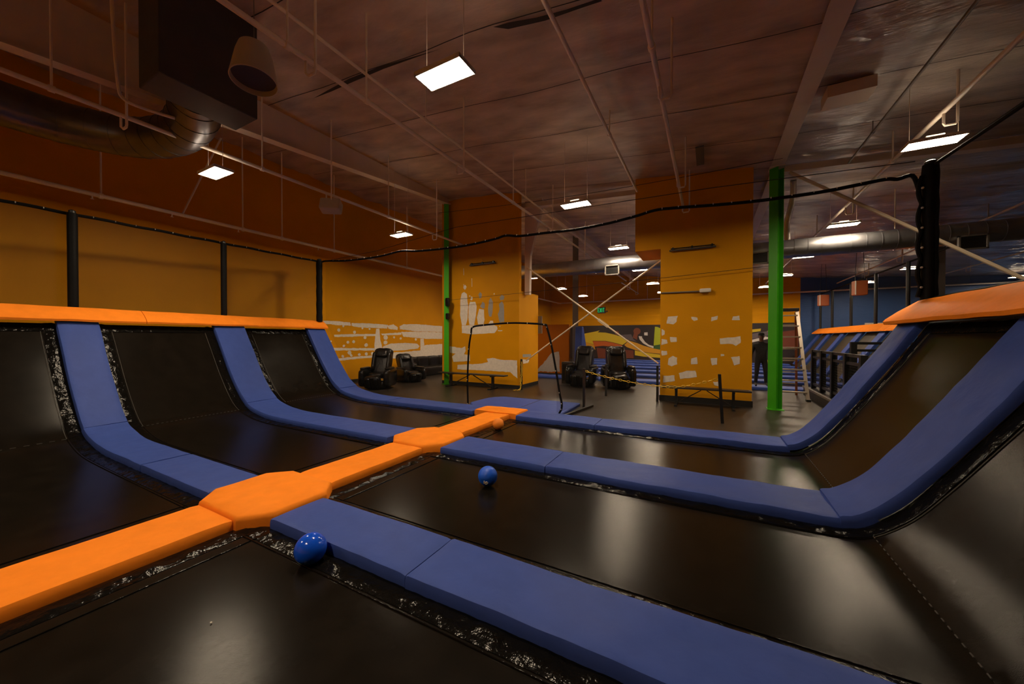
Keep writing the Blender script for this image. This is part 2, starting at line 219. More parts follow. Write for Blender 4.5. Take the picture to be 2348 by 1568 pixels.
def rough_poly(P, amp=.018, step=.06, seed=0):
    out = []
    for i, a in enumerate(P):
        b = P[(i+1) % len(P)]; L = math.hypot(b[0]-a[0], b[1]-a[1]); n = max(1, int(L/step))
        for k in range(n):
            t = k/n; x = a[0]+(b[0]-a[0])*t; y = a[1]+(b[1]-a[1])*t
            q = Vector((x*9, y*9, seed))
            out.append((x+amp*noise.noise(q), y+amp*noise.noise(q+Vector((31, 7, 0)))))
    return out
def ngon(mb, pts, m):
    mb.add(pts, [tuple(range(len(pts)))], m)
# ------------------------------------------------------------------ the building
def cz(x): return 5.83-.104*x if x < 1.36 else 5.71-.065*(x-1.36)
XW, YF, XR, YB = -11.7, 28.6, 15., -5.
fl = MB()
fl.grid(lambda u, v: (XW+(XR-XW)*u, 7.07+(YF-7.07)*v, 0), 20, 20)
fl.grid(lambda u, v: (XW+(XR-XW)*u, YB+(7.07-YB)*v, -.32), 4, 4)
fl.grid(lambda u, v: (XW+(XR-XW)*u, 7.07, -.32+.32*v), 4, 1)
struct(fl.build('floor', M['floor']), 'dark speckled rubber floor behind the trampolines', 'floor')
def ceilf(x0, x1, nx, ny, sag, nz, cellx):
    def f(u, v):
        x = x0+(x1-x0)*u; y = YB+(YF-YB)*v
        w = abs(math.sin(PI*y/1.5))
        z = cz(x)-sag*(w**.6)*(.55+.45*noise.noise(Vector((x*.5, math.floor(y/1.5)*3.7, 1))))
        z += nz*noise.noise(Vector((x*cellx, y*1.9, 0)))+nz*.5*noise.noise(Vector((x*cellx*3, y*6, 4)))
        return (x, y, z)
    return f
ce = MB()
ce.grid(ceilf(XW, 1.36, 130, 420, .085, .045, .7), 130, 420, 0)
ce.grid(ceilf(1.36, XR, 110, 420, .11, .05, .9), 110, 420, 1)
for k in range(24):
    y = -4.5+1.5*k
    ce.grid(lambda u, v: (XW+.3+(XR-XW-.6)*u, y-.008+.016*v+.07*noise.noise(Vector((u*14, k, 0)))+.02*noise.noise(Vector((u*60, k, 3))), cz(XW+.3+(XR-XW-.6)*u)-.03), 60, 1, 2)  # thin dark strip drawn along each purlin crease
for P in ([(-2.67, 4.39), (-2.49, 4.5), (-1.96, 4.56), (-1.47, 4.55), (-1.19, 4.55), (-1.21, 4.5), (-1.63, 4.5), (-2.04, 4.47), (-2.44, 4.4)],
          [(-6.98, 4.58), (-6.39, 4.56), (-5.71, 4.51), (-4.88, 4.46), (-4.09, 4.45), (-3.65, 4.45), (-4.24, 4.42), (-4.9, 4.39), (-5.7, 4.42), (-6.45, 4.51)]):
    ngon(ce, [(x, y, cz(x)-.13) for x, y in P], 2)
struct(ce.build('ceiling', [M['ceil'], M['foil'], M['crease_tear']], fix=False), 'insulated ceiling with sagging sheets between purlins', 'ceiling')
# walls
wl = MB()
wl.b2((XW-.2, YB, -.32), (XW, YF, 7.2), 0)
wl.b2((XW, 8., 0), (XW+.02, YF, .11), 1)
for i, P in enumerate(LW): ngon(wl, [(XW+.003+.0002*i, a, b) for a, b in rough_poly(P, seed=i)], 2)
struct(wl.build('wall_left', [M['yellow'], M['base'], M['patch']], smooth=False, fix=False), 'long yellow left wall with white primer streaks', 'wall')
wf = MB(); wf.b2((XW, YF, 0), (5.0, YF+.2, 7.2), 0); wf.b2((5.0, YF, 0), (XR, YF+.2, 7.2), 1)
struct(wf.build('wall_far', [M['brick'], M['bluewall']], smooth=False), 'far block wall painted yellow and, further along, blue', 'wall')
struct(MB().b2((XR, YB, -.32), (XR+.2, YF, 7.2)).build('wall_right', M['bluewall'], smooth=False), 'blue right wall', 'wall')
struct(MB().b2((XW, YB-.2, -.32), (XR, YB, 7.2)).build('wall_back', M['yellow'], smooth=False), 'yellow wall behind the court', 'wall')
w1 = MB(); w1.b2((-8.62, 10.6, 0), (-5.45, 10.76, 6.6), 0); w1.b2((-5.65, 10.76, 0), (-5.45, 12.1, 3.2), 0)
w1.b2((-8.62, 10.585, 0), (-5.435, 10.6, .11), 1); w1.b2((-5.45, 10.6, 0), (-5.435, 12.1, .11), 1)
for i, P in enumerate(PLW): ngon(w1, [(a, 10.597-.0002*i, b) for a, b in rough_poly(P, .014, .05, i)], 2)
for i, P in enumerate(PLG): ngon(w1, [(a, 10.595-.0002*i, b) for a, b in rough_poly(P, .014, .05, i+40)], 3)
for P in PLS: ngon(w1, [(-5.447, a, b) for a, b in rough_poly(P, .014, .05, 3)], 2)
for P in PLSG: ngon(w1, [(-5.446, a, b) for a, b in P], 3)
struct(w1.build('wall_partition', [M['yellow'], M['base'], M['patch'], M['gpatch']], smooth=False, fix=False), 'tall yellow partition wall with white and grey primer daubs', 'wall')
w2 = MB(); w2.b2((-1.14, 10.42, 0), (.91, 11.8, 6.3), 0); w2.b2((-1.79, 10.42, 4.02), (-1.14, 11.8, 6.3), 0); w2.b2((-1.16, 10.405, 0), (.93, 10.42, .15), 1)
for i, P in enumerate(PRW): ngon(w2, [(a, 10.417-.0002*i, b) for a, b in rough_poly(P, .016, .05, i)], 2)
struct(w2.build('wall_pier', [M['yellow'], M['base'], M['patch']], smooth=False, fix=False), 'yellow pier wall with rows of square primer patches', 'wall')
w3 = MB(); w3.b2((-8.5, 15.0, 0), (-5.3, 15.15, 2.25), 0); w3.b2((-8.5, 14.98, 0), (-5.3, 15.0, .12), 1)
ngon(w3, [(a, 14.995, b) for a, b in rough_poly([(-6.9, .15), (-6.5, .55), (-6.1, 1.0), (-5.75, 1.05), (-5.7, .2)], .05, .08, 2)], 2)  # white patch in the grey primer colour, darkened to look dimly lit
struct(w3.build('wall_low', [M['dorange'], M['base'], M['gpatch']], smooth=False, fix=False), 'low orange partition behind the massage chairs', 'wall')
# roof steel: beams
def ibeam(p, q, wid, dep, name, label, m='steel', dep2=None):
    mb = MB(); p, q = Vector(p), Vector(q); d2 = dep if dep2 is None else dep2
    t = Vector((q.x-p.x, q.y-p.y, 0)).normalized(); a = Vector((0, 0, 1)).cross(t)
    mb.bar(p+Vector((0, 0, .008)), q+Vector((0, 0, .008)), wid, .016)
    vs = []
    for e, d in ((p, dep), (q, d2)):
        for sx in (-.006, .006):
            vs += [e+a*sx+Vector((0, 0, .012)), e+a*sx+Vector((0, 0, d))]
    mb.add(vs, [(0, 1, 3, 2), (4, 6, 7, 5), (0, 4, 5, 1), (2, 3, 7, 6), (1, 5, 7, 3), (0, 2, 6, 4)])
    o = mb.build(name, M[m], smooth=False)
    return tag(o, label, 'beam')
ibeam((-8.25, -2, 5.2), (-8.25, 10.5, 6.43), .22, 1.3, 'roof_beam', 'cream steel roof beam running along the left side to the thin green column', dep2=.2)
ibeam((1.36, -2, 5.60), (1.36, 10.4, 5.60), .26, .08, 'roof_beam', 'cream steel roof beam running overhead to the thick green column')
ibeam((-8.1, 10.9, 6.1), (-1.82, 10.9, 5.72), .2, .18, 'roof_beam', 'cream cross beam along the tops of the two yellow walls')
ibeam((1.5, 10.5, 5.48), (9.5, 10.5, 4.96), .2, .18, 'roof_beam', 'cream cross beam running right from the thick green column')
ibeam((1.36, 10.6, 5.5), (1.36, 28.5, 5.5), .24, .16, 'roof_beam', 'cream steel roof beam over the far court')
ibeam((-5.0, 11.2, 6.0), (-5.0, 28.5, 6.0), .2, .28, 'roof_beam', 'cream steel roof beam beyond the tall partition wall')
# green columns
def hcol(name, x, y, z1, w, d, rot, m, label):
    mb = MB(); q = Matrix.Rotation(rot, 3, 'Z'); t = .016
    for c, s_ in (((0, -d/2, z1/2), (w, t, z1)), ((0, d/2, z1/2), (w, t, z1)), ((0, 0, z1/2), (t, d, z1))):
        mb.box(q @ Vector(c)+Vector((x, y, 0)), s_, 0, q)
    o = mb.build(name, M[m], smooth=False, at=(x, y, 0)); return o
root = empty('steel_column', 'thick bright green steel column beside the stepladder', 'column', (1.36, 10.4, 0))
o = hcol('shaft', 1.36, 10.4, 5.58, .19, .21, R(-38), 'green', ''); o.parent = root; o.location = (0, 0, 0)
o = MB().b2((-.16, -.16, 0), (.16, .16, .015)).build('base_plate', M['green'], root, smooth=False)
o = MB().b2((-.15, -.15, 5.58), (.15, .15, 5.60)).build('cap_plate', M['steel'], root, smooth=False); o['label'] = 'cream cap plate'
root = empty('steel_column', 'thin green steel column at the left end of the tall partition wall', 'column', (-8.28, 10.42, 0))
o = hcol('shaft', -8.28, 10.42, 6.4, .17, .2, R(38), 'green', ''); o.parent = root; o.location = (0, 0, 0)
MB().b2((-.12, -.12, 0), (.12, .12, .015)).build('base_plate', M['green'], root, smooth=False)
for z_, q_ in ((2.92, .3), (2.42, .22)): MB().rbox((.15, -.12, z_), (q_*.5, .14, q_), .35, 0).build('lamp_box', M['plastic'], root)
mb = MB(); mb.prism([(0, 3.1), (.17, 3.1), (.20, 4.4), (.62, 5.95), (.62, 6.2), (0, 6.2)], lambda u, v, w: (-5.42+u, 10.95+w, v), .14)
tag(mb.build('tapered_column', M['steel'], smooth=False), 'pale tapered steel haunch behind the right edge of the tall partition wall', 'column')
tag(hcol('steel_post', -5.15, 15.4, 6.2, .24, .22, R(20), 'grey', ''), 'dark grey steel post at the right end of the low orange partition', 'post')
# cross braces
def brace(p, q, tb, name, label, r=.022):
    root = empty(name, label, 'brace rod', p)
    mb = MB(); P, Q = Vector(p), Vector(q); t = (Q-P).normalized()
    mb.tube([(0, 0, 0), Q-P], r, 8); mb.build('rod', M['rod'], root)
    if tb:
        c = (Q-P)*tb; b = MB(); a = t.cross(Vector((0, 1, 0))).normalized()
        for s_ in (-1, 1): b.bar(c-t*.16+a*.035*s_, c+t*.16+a*.035*s_, .016, .016, up=(0, 1, 0))
        for s_ in (-1, 1): b.bar(c+t*(.16*s_-.02), c+t*(.16*s_+.02), .03, .085, up=a)
        b.build('turnbuckle', M['rod'], root, smooth=False)
    return root
brace((-5.3, 10.9, 3.99), (-1.24, 10.9, .95), .62, 'brace_rod', 'cream diagonal brace rod falling to the right between the two yellow walls')
brace((-5.38, 10.98, .9), (-1.19, 10.98, 3.83), 0, 'brace_rod', 'cream diagonal brace rod rising to the right between the two yellow walls')
brace((1.6, 10.4, 5.45), (6.1, 10.4, 1.98), 0, 'brace_rod', 'cream diagonal brace rod falling right from the top of the thick green column', .035)
# ------------------------------------------------------------------ ceiling lights
def make_light():
    root = empty('ceiling_light', '', 'ceiling light')
    h = MB(); h.b2((-.315, -.155, .018), (.315, .155, .05))
    for a, b in (((-.315, -.155), (.315, -.142)), ((-.315, .142), (.315, .155)), ((-.315, -.142), (-.302, .142)), ((.302, -.142), (.315, .142))): h.b2((*a, .0), (*b, .018)); h.b2((-.10, -.08, .05), (.10, .08, .10))
    h.build('housing', M['housing'], root, smooth=False, bevel=.006)
    d = MB(); d.b2((-.30, -.14, .012), (.30, .14, .016)); d.build('diffuser', M['lamp'], root, smooth=False)
    for s_ in (-1, 1): MB().b2((-.28, s_*.12-.006, .052), (.28, s_*.12+.006, .056)).build('uplight_slot', M['lampup'], root, smooth=False)
    for s_ in (-1, 1): MB().tube([(s_*.26, 0, .05), (s_*.26, 0, 1.42)], .004, 5).build('hanging_wire', M['steel'], root)
    return root
LT = [(-2.63, 3.28, 'large bright ceiling light, nearest overhead, above the orange strip'),
 (-7.82, 3.28, 'bright ceiling light below the big round duct by the left wall'),
 (-7.8, 7.76, 'ceiling light hung left of the thin green column'),
 (-2.62, 7.83, 'ceiling light in the gap between the two yellow walls, largest one there'),
 (-2.63, 12.24, 'ceiling light just above the silver duct between the two yellow walls'),
 (2.96, 7.9, 'long bright ceiling light near the black padded corner post, crossed by a pipe'),
 (3.06, 12.5, 'ceiling light over the silver duct right of the thick green column'),
 (-7.75, 16.35, 'small ceiling light showing just right of the tapered haunch'),
 (-2.65, 16.6, 'ceiling light screened by the silver duct between the yellow walls'),
 (3.0, 16.7, 'ceiling light screened by the silver duct right of the green column'),
 (-7.85, 20.8, 'small far ceiling light left of the dark grey steel post'),
 (-2.7, 21.1, 'far ceiling light near the pier wall, upper of the two there'),
 (3.1, 21.2, 'far ceiling light against the right edge of the thick green column'),
 (7.5, 21.6, 'far ceiling light just left of the black padded corner post'),
 (-7.8, 25.0, 'small far ceiling light just right of the dark grey steel post'),
 (-2.65, 25.4, 'far ceiling light cut by the pier wall edge, lower of the two there'),
 (2.83, 25.5, 'far ceiling light between the pier wall and the thick green column'),
 (7.38, 25.9, 'far ceiling light beside the larger hanging orange box'),
 (13.1, 27.0, 'far ceiling light above the right orange pad, right of the brace rod'),
 (.1, 25.4, 'added unseen ceiling light behind the pier wall, farther of two'),  # unseen lamp added to brighten the far wall
 (.1, 20.9, 'added unseen ceiling light behind the pier wall, nearer of two'),  # second unseen lamp added for the far wall's brightness
 (-7.8, -1.15, 'added unseen ceiling light behind the viewer over the left slopes'),  # out of view, added to set the light level
 (-2.63, -1.15, 'added unseen ceiling light behind the viewer over the orange strip')  # unseen lamp, there for the light level over the court
,
 (-7.75, 12.25, 'added unseen ceiling light behind the tall partition wall')]  # unseen lamp added to lift the brightness of the left wall
proto = make_light()
for i, (x, y, lb) in enumerate(LT):
    o = proto if i == 0 else copy_tree(proto)
    o.location = (x, y, 4.6); o['label'] = lb; o['group'] = 'rectangular ceiling lights'
    zc = cz(x)-4.6-.03
    for ch in o.children:
        if ch.name.startswith('hanging_wire'): ch.scale = (1, 1, zc/1.42)
# ------------------------------------------------------------------ pipes
def pipe_run(x, y0, y1, z, r, name, label, hang=(), ubend=(), m='pipe', heads=()):
    root = empty(name, label, 'pipe', (x, y0, z))
    MB().tube([(0, 0, 0), (0, y1-y0, 0)], r, 10).build('pipe', M[m], root)
    for y in hang:
        h = MB(); h.tube([(0, y-y0, 0), (0, y-y0, cz(x)-z)], r*.42, 6); h.tube([(0, y-y0-.03, 0), (0, y-y0+.03, 0)], r*1.35, 10)
        h.build('hanger', M[m], root)
    for y in ubend:
        h = MB(); a = y-y0; q = .017
        h.tube([(0, a, 0), (0, a, -.17), (.02, a+.02, -.2), (.13, a+.02, -.2), (.15, a+.02, -.17), (.15, a+.02, cz(x)-z)], q, 6)
        h.build('drop_bend', M[m], root)
    for y in heads:
        h = MB(); h.tube([(0, y-y0, 0), (0, y-y0, -.09)], .012, 6); h.lathe([(.02, -.09), (.03, -.1)], 8, 0, Matrix.Translation((0, y-y0, 0)))
        h.build('sprinkler_head', M[m], root)
    return root
wp = pipe_run(-10.75, -2, 28.4, 4.49, .042, 'sprinkler_pipe', 'pale pipe running low along the left wall above the netting', (2.57, 5.1, 6.1, 7.75, 11.0, 15, 20, 25), (), heads=(3.67, 2.45, 5.0, 7.2))
h = MB(); h.tube([(0, 5.85, 0), (.3, 6.5, 2.0)], .022, 6); o = h.build('sway_brace', M['pipe'], wp)
pipe_run(-7.7, -2, 10.6, 4.95, .034, 'sprinkler_pipe', 'pale ceiling pipe passing in front of the thin green column', (1.4, 4.0, 7.2), (2.05, 5.36, 9.0))
pipe_run(-4.28, -2, 22, 5.0, .032, 'sprinkler_pipe', 'pale ceiling pipe passing beside the hanging bell speaker', (2.5, 3.6, 8.0, 14), (2.72, 5.7, 10.2))
pipe_run(-4.43, -2, 14, 5.5, .022, 'conduit_pipe', 'thin pale conduit crossing high above the middle of the court', (5, 9))
pipe_run(-1.68, -2, 10.0, 5.5, .03, 'conduit_pipe', 'thin conduit running to the upper left corner of the pier wall', (3.5, 7))
pipe_run(-.6, -2, 10.45, 5.0, .032, 'sprinkler_pipe', 'pale ceiling pipe ending at the front of the pier wall', (4.5,), (5.2, 8.4, 10.1))
pipe_run(3.03, 2, 27, 5.0, .034, 'sprinkler_pipe', 'brown lit pipe crossing the ceiling light near the corner post', (5.0, 9.5, 15), (7.8, 12.2))
pipe_run(2.6, 2, 10.3, 5.4, .02, 'conduit_pipe', 'dark thin conduit under the shiny ceiling at upper right', (6, 9), m='grey')
pipe_run(6.7, 12, 28.4, 4.95, .032, 'sprinkler_pipe', 'far pale pipe slanting above the hanging orange boxes', (15, 20, 25), (17, 20.5, 24))
pipe_run(10.5, 14, 28.4, 4.95, .032, 'sprinkler_pipe', 'far pale pipe seen right of the corner post', (18,), (17, 21, 25))
pipe_run(-4.6, 22.2, 28.2, 4.95, .032, 'sprinkler_pipe', 'far pale pipe stepping down toward the far yellow wall', (25,), (24, 27))
root = empty('sprinkler_pipe', 'pale pipe running along the far wall over the mural and blue wall', 'pipe', (-11, 28.36, 4.52))
MB().tube([(0, 0, 0), (25.5, 0, 0)], .045, 8).build('pipe', M['pipe'], root)
for x in (3, 7, 11, 15, 19): MB().tube([(x, 0, 0), (x, 0, 1.2)], .015, 5).build('hanger', M['pipe'], root)
# ------------------------------------------------------------------ ducts
def spiral_duct(path, r, name, label, rib=.35, m='galv', n=28):
    root = empty(name, label, 'duct', path[0]); p0 = Vector(path[0])
    pts = [Vector(p)-p0 for p in path]; mb = MB(); mb.tube(pts, r, n)
    rb = mb; acc = 0
    for a, b in zip(pts, pts[1:]):
        L = (b-a).length; t = (b-a).normalized(); d = rib-acc
        while d < L:
            c = a+t*d; rb.tube([c-t*.006, c+t*.006], r+.006, n); d += rib
        acc = (acc+L) % rib
    mb.build('duct_body', M[m], root)
    return root
def curve(ctrl, n=10):
    # Catmull-Rom through the control points
    P = [Vector(c) for c in ctrl]; P = [P[0]*2-P[1]]+P+[P[-1]*2-P[-2]]; out = []
    for i in range(1, len(P)-2):
        for k in range(n):
            t = k/n; a, b, c, d = P[i-1:i+3]
            out.append(.5*((2*b)+(c-a)*t+(2*a-5*b+4*c-d)*t*t+(3*b-a-3*c+d)*t**3))
    return out+[P[-2]]
bd = spiral_duct(curve([(-9.66, -2, 5.27), (-9.66, 0, 5.27), (-9.66, 1.3, 5.27), (-9.5, 2.0, 5.25), (-9.0, 2.62, 5.22), (-8.2, 2.86, 5.2), (-7.4, 2.8, 5.22), (-6.75, 2.6, 5.3)]), .33, 'round_duct', 'big round metal duct curving out from the dark box duct at upper left', m='galv_shaded')
bx = MB(); bx.b2((-6.72, 1.96, 4.98), (-6.08, 3.1, cz(-6.4)-.05))
o = bx.build('box_duct', M['ductbox'], smooth=False, bevel=.015); tag(o, 'dark rectangular duct box dropping from the ceiling at upper left', 'duct')
fd = spiral_duct([(-9.0, 13.0, 4.28), (10.5, 13.0, 4.16)], .26, 'round_duct', 'long silver round duct crossing behind the yellow walls', .3)
for i, (x, z) in enumerate(((-2.95, 4.0), (5.45, 3.92), (1.25, 3.98), (8.6, 3.95))):
    g = MB(); x0 = x+9.0; zz = z-4.28
    for a, b in (((x0-.24, -.31, zz-.17), (x0+.24, -.23, zz-.14)), ((x0-.24, -.31, zz+.14), (x0+.24, -.23, zz+.17)), ((x0-.24, -.31, zz-.17), (x0-.21, -.23, zz+.17)), ((x0+.21, -.31, zz-.17), (x0+.24, -.23, zz+.17))): g.b2(a, b)
    o = g.build('vent_frame', M['grey'], fd, smooth=False)
    g = MB(); g.b2((x0-.21, -.26, zz-.14), (x0+.21, -.2, zz+.14), 0)
    for k in range(7): g.b2((x0-.21, -.275, zz-.125+.04*k), (x0+.21, -.265, zz-.115+.04*k), 0)
    g.build('vent_grille', [M['black'], M['black']], fd, smooth=False)
for x in (-4, 0.5, 4.2): MB().tube([(x+9, 0, .2), (x+9, 0, 1.5)], .014, 6).build('hanger_rod', M['pipe'], fd)
df = MB(); df.tube(curve([(1.9, 12.6, 4.4), (1.86, 12.4, 4.8), (1.9, 11.9, 5.3), (1.85, 11.5, 5.65)], 6), .07, 10)
tag(df.build('flexible_duct', M['foil']), 'crinkled silver flexible hose rising beside the thick green column', 'hose')
# hanging things
dp = MB(); dp.tube(curve([(-7.3, 1.86, 6.5), (-7.3, 1.88, 5.9), (-7.3, 1.92, 5.2), (-7.29, 1.97, 5.02), (-7.25, 2.15, 4.98), (-7.2, 2.5, 5.0)], 6), .022, 8)
tag(dp.build('drop_pipe', M['pipe']), 'pale bent drop pipe hanging in front of the big round duct at upper left', 'pipe')
sp = empty('bell_speaker', 'beige bell shaped pendant speaker hanging beside the dark box duct', 'speaker', (-4.62, 2.32, 4.8))
mx = Matrix.Rotation(R(-4), 4, 'X') @ Matrix.Rotation(R(-6), 4, 'Y')
MB().lathe([(.02, .23), (.10, .225), (.155, .19), (.185, .08), (.215, -.1), (.235, -.22), (.225, -.225), (.205, -.1), (.17, .08)], 32, 0, mx, close=False).build('shell', M['beige'], sp)
MB().lathe([(.0, -.15), (.15, -.155), (.216, -.165), (.216, -.16)], 32, 0, mx, close=False).build('grille', M['ductbox'], sp)
MB().tube([(0, 0, .22), (0, 0, cz(-4.6)-4.85)], .005, 5).build('hanging_wire', M['grey'], sp)
s2 = empty('box_speaker', 'small grey box speaker hanging from the pipe near the left wall', 'speaker', (-7.62, 5.42, 4.66))
q = Matrix.Rotation(R(35), 3, 'Z') @ Matrix.Rotation(R(-20), 3, 'X')
b = MB(); b.rbox((0, 0, 0), (.44, .24, .28), .16, 0, q); b.build('cabinet', M['beige'], s2)
MB().tube([(0, 0, .1), (0, 0, .3)], .012, 6).build('bracket', M['pipe'], s2)
cv = MB(); cv.b2((-.28, 8.75, 5.70), (-.12, 9.65, 5.73)); tag(cv.build('ceiling_plate', M['grey'], smooth=False), 'narrow dark grey plate fixed flat under the ceiling before the pier wall', 'plate')
for (x0, x1, z, lb) in ((-7.35, -6.3, 4.2, 'thin dark strip light bracket high on the tall partition wall'), (-.92, .14, 3.95, 'thin dark strip light bracket high on the pier wall')):
    yy = 10.55 if x0 < -5 else 10.37
    r_ = empty('strip_light', lb, 'light bracket', ((x0+x1)/2, yy, z))
    w_ = x1-x0
    MB().b2((-w_/2, -.05, -.04), (w_/2, 0, -.01)).build('tray', M['ductbox'], r_, smooth=False)
    t_ = MB(); t_.tube([(-w_/2+.03, -.03, .02), (w_/2-.03, -.03, .02)], .014, 8)
    for s_ in (-1, 0, 1): t_.b2((s_*w_*.42-.02, -.05, -.01), (s_*w_*.42+.02, .04, .05))
    t_.build('bracket', M['black'], r_, smooth=False)
em = empty('emergency_light', 'small pale wall lamp with a conduit on the pier wall', 'wall lamp', (-.09, 10.38, 2.85))
MB().rbox((0, -.03, 0), (.26, .1, .1), .35).build('lamp_body', M['white'], em)
MB().tube([(-.12, 0, -.01), (-1.04, .01, .0)], .016, 8).build('conduit', M['grey'], em)
cb = MB(); pts = [(-8.28+9.5*t, 10.3, 2.98+.35*t-.02*math.sin(PI*t)) for t in [k/20 for k in range(21)]]
cb.tube(pts, .006, 5); tag(cb.build('cable', M['black']), 'thin dark cable strung across both yellow walls', 'cable')
cb = MB(); cb.tube([(-8.2+9.6*t, 9.9, 5.95-.35*t-.12*math.sin(PI*t)) for t in [k/24 for k in range(25)]], .007, 5)
tag(cb.build('cable', M['black']), 'thin dark cable strung under the ceiling between the green columns', 'cable')
ex = empty('exit_sign', 'lit green exit sign on the far yellow wall', 'exit sign', (-7.42, 28.54, 3.85))
MB().b2((-.30, -.04, -.24), (.30, .06, .24)).build('housing', M['ductbox'], ex, smooth=False)
t_ = MB()
def strokes(x, segs):
    for a, b in segs: t_.bar((x+a[0]*.1, -.05, a[1]*.3-.15), (x+b[0]*.1, -.05, b[1]*.3-.15), .012, .03, up=(0, 1, 0)) if False else t_.bar((x+a[0]*.1, -.05, a[1]*.3-.15), (x+b[0]*.1, -.05, b[1]*.3-.15), .036, .012, up=(0, 1, 0))
strokes(-.26, [((0, 0), (0, 1)), ((0, 0), (1, 0)), ((0, .5), (.8, .5)), ((0, 1), (1, 1))])
strokes(-.12, [((0, 0), (1, 1)), ((0, 1), (1, 0))])
strokes(.05, [((0, 0), (0, 1))])
strokes(.12, [((.5, 0), (.5, 1)), ((-.1, 1), (1.1, 1))])
o = t_.build('lettering', M['exitg'], ex, smooth=False); o['label'] = 'glowing green letters EXIT'
MB().rbox((.42, -.02, -.1), (.12, .1, .12), .5).build('lamp_head', M['ductbox'], ex)
# mural
mu = MB(); mu.b2((-10.9, 28.5, .05), (4.95, 28.56, 2.65), 0)
keys = list(MUC)
for i, (k, P) in enumerate(MUR): ngon(mu, [(a, 28.497-.0012*i, min(b, 2.64)) for a, b in P], keys.index(k))
tag(mu.build('wall_mural', [MUC[k] for k in keys], smooth=False, fix=False), 'dark mural with sweeping yellow arrows along the foot of the far wall', 'mural')
# ------------------------------------------------------------------ the trampoline court
def interp(P, s):
    for (a, b), (c, d) in zip(P, P[1:]):
        if s <= c or (c, d) == P[-1]:
            t = (s-a)/(c-a); return b+(d-b)*t
def resample(P, step):
    # smooth curve through 2D points, resampled
    V = curve([(x, 0, z) for x, z in P], 60); out = [V[0]]; acc = 0
    for a, b in zip(V, V[1:]):
        acc += (b-a).length
        if acc >= step: out.append(b); acc = 0
    if (out[-1]-V[-1]).length > 1e-4: out.append(V[-1])
    return out
PL = [(-3.9, .10), (-5.0, .10), (-5.8, .10), (-6.8, .10), (-7.5, .115), (-7.95, .18), (-8.27, .29), (-8.55, .52), (-8.9, .92), (-9.25, 1.4), (-9.63, 1.92), (-9.72, 2.05), (-9.82, 2.19)]
PRr = [(-3.9, .10), (-2.8, .10), (-1.5, .10), (.2, .10), (.75, .10), (1.0, .11), (1.13, .15), (1.32, .31), (1.5, .55), (1.72, .88), (2.02, 1.34), (2.32, 1.84), (2.42, 2.0), (2.52, 2.15)]
def clip(prof, x0, x1, step):
    W = resample(prof, step); V = []
    for a, b in zip([W[0]]+W, W):
        for q in (x0, x1):
            if (a.x-q)*(b.x-q) < 0 and min(abs(a.x-q), abs(b.x-q)) > 1e-6: V.append(a.lerp(b, (q-a.x)/(b.x-a.x)))
        if min(x0, x1)-1e-9 <= b.x <= max(x0, x1)+1e-9: V.append(b)
    V.sort(key=lambda v: abs(v.x-x0)); return V
def offs(P, d):
    out = []
    for i, (x, z) in enumerate(P):
        a = P[max(i-1, 0)]; b = P[min(i+1, len(P)-1)]; tx, tz = b[0]-a[0], b[1]-a[1]; L = math.hypot(tx, tz); nx, nz = -tz/L, tx/L
        if nz < 0 or (abs(nz) < 1e-6): nx, nz = -nx, -nz
        out.append((x-nx*d, z-nz*d))
    return out
BL, BR = offs(PL, .095), offs(PRr, .095)
def warp(v):
    # the left slopes stand slightly off square
    x, y, z = v; k = min(1, max(0, (-6.5-x)/2)); return (x-.125*(y-2)*k, y, z)
def wn(p, a, f, s=0): return a*noise.noise(Vector((p[0]*f+s, p[1]*f, p[2]*f+s)))
SEED = [0]
def pad(pts, across, w, th, name, m, label, cat, group, dowarp=False, wob=.006, tuck=0., widths=None):
    # a stuffed vinyl pad: pts = centre line of its top, across = horizontal unit vector
    SEED[0] += 3; sd = SEED[0]; A = Vector(across); mb = MB(); pts = [Vector(p) for p in pts]; k = len(pts)
    sec = [(-.5, -1), (-.506, -.6), (-.500, -.22), (-.488, -.05), (-.462, -.005)]+[(-.445+.89*j/9, .0) for j in range(1, 9)]
    sec += [(.462, -.005), (.488, -.05), (.50, -.22), (.506, -.6), (.5, -1)]
    vs = []; n = len(sec)
    d = 0
    for i, p in enumerate(pts):
        t = (pts[min(i+1, k-1)]-pts[max(i-1, 0)]).normalized(); N = t.cross(A)
        if N.z < 0 or (abs(N.z) < .05 and False): N = -N
        end = 1.0
        e = min(i, k-1-i)
        drop = .008 if e == 0 else 0
        W = w
        for (u, h) in sec:
            v = p+A*(u*W)+N*(h*th)
            top = 1+max(-1, h)
            v = v+N*(wn(v, wob, 1.9, sd)*top+wn(v, wob*.45, 6.5, sd)*top-drop*top)
            v = v+A*wn(v+Vector((9, 3, 1)), wob*1.2, 1.3, sd)*(1 if u > 0 else .8)
            vs.append(warp(v) if dowarp else tuple(v))
    fs = []
    for i in range(k-1):
        fs += [(i*n+j, i*n+j+1, (i+1)*n+j+1, (i+1)*n+j) for j in range(n-1)]+[(i*n+n-1, i*n, (i+1)*n, (i+1)*n+n-1)]
    fs += [tuple(range(n-1, -1, -1)), tuple(range((k-1)*n, k*n))]
    mb.add(vs, fs)
    o = mb.build(name, m); return tag(o, label, cat, group)
def padx(prof, x0, x1, y0, y1, th, name, m, label, group=None, dowarp=False, wob=.006, lift=0.):
    V = clip(prof, x0, x1, .06)
    ym = (y0+y1)/2
    return pad([(v.x, ym, v.z+lift) for v in V], (0, 1, 0), y1-y0, th, name, m, label, 'pad', group, dowarp, wob)
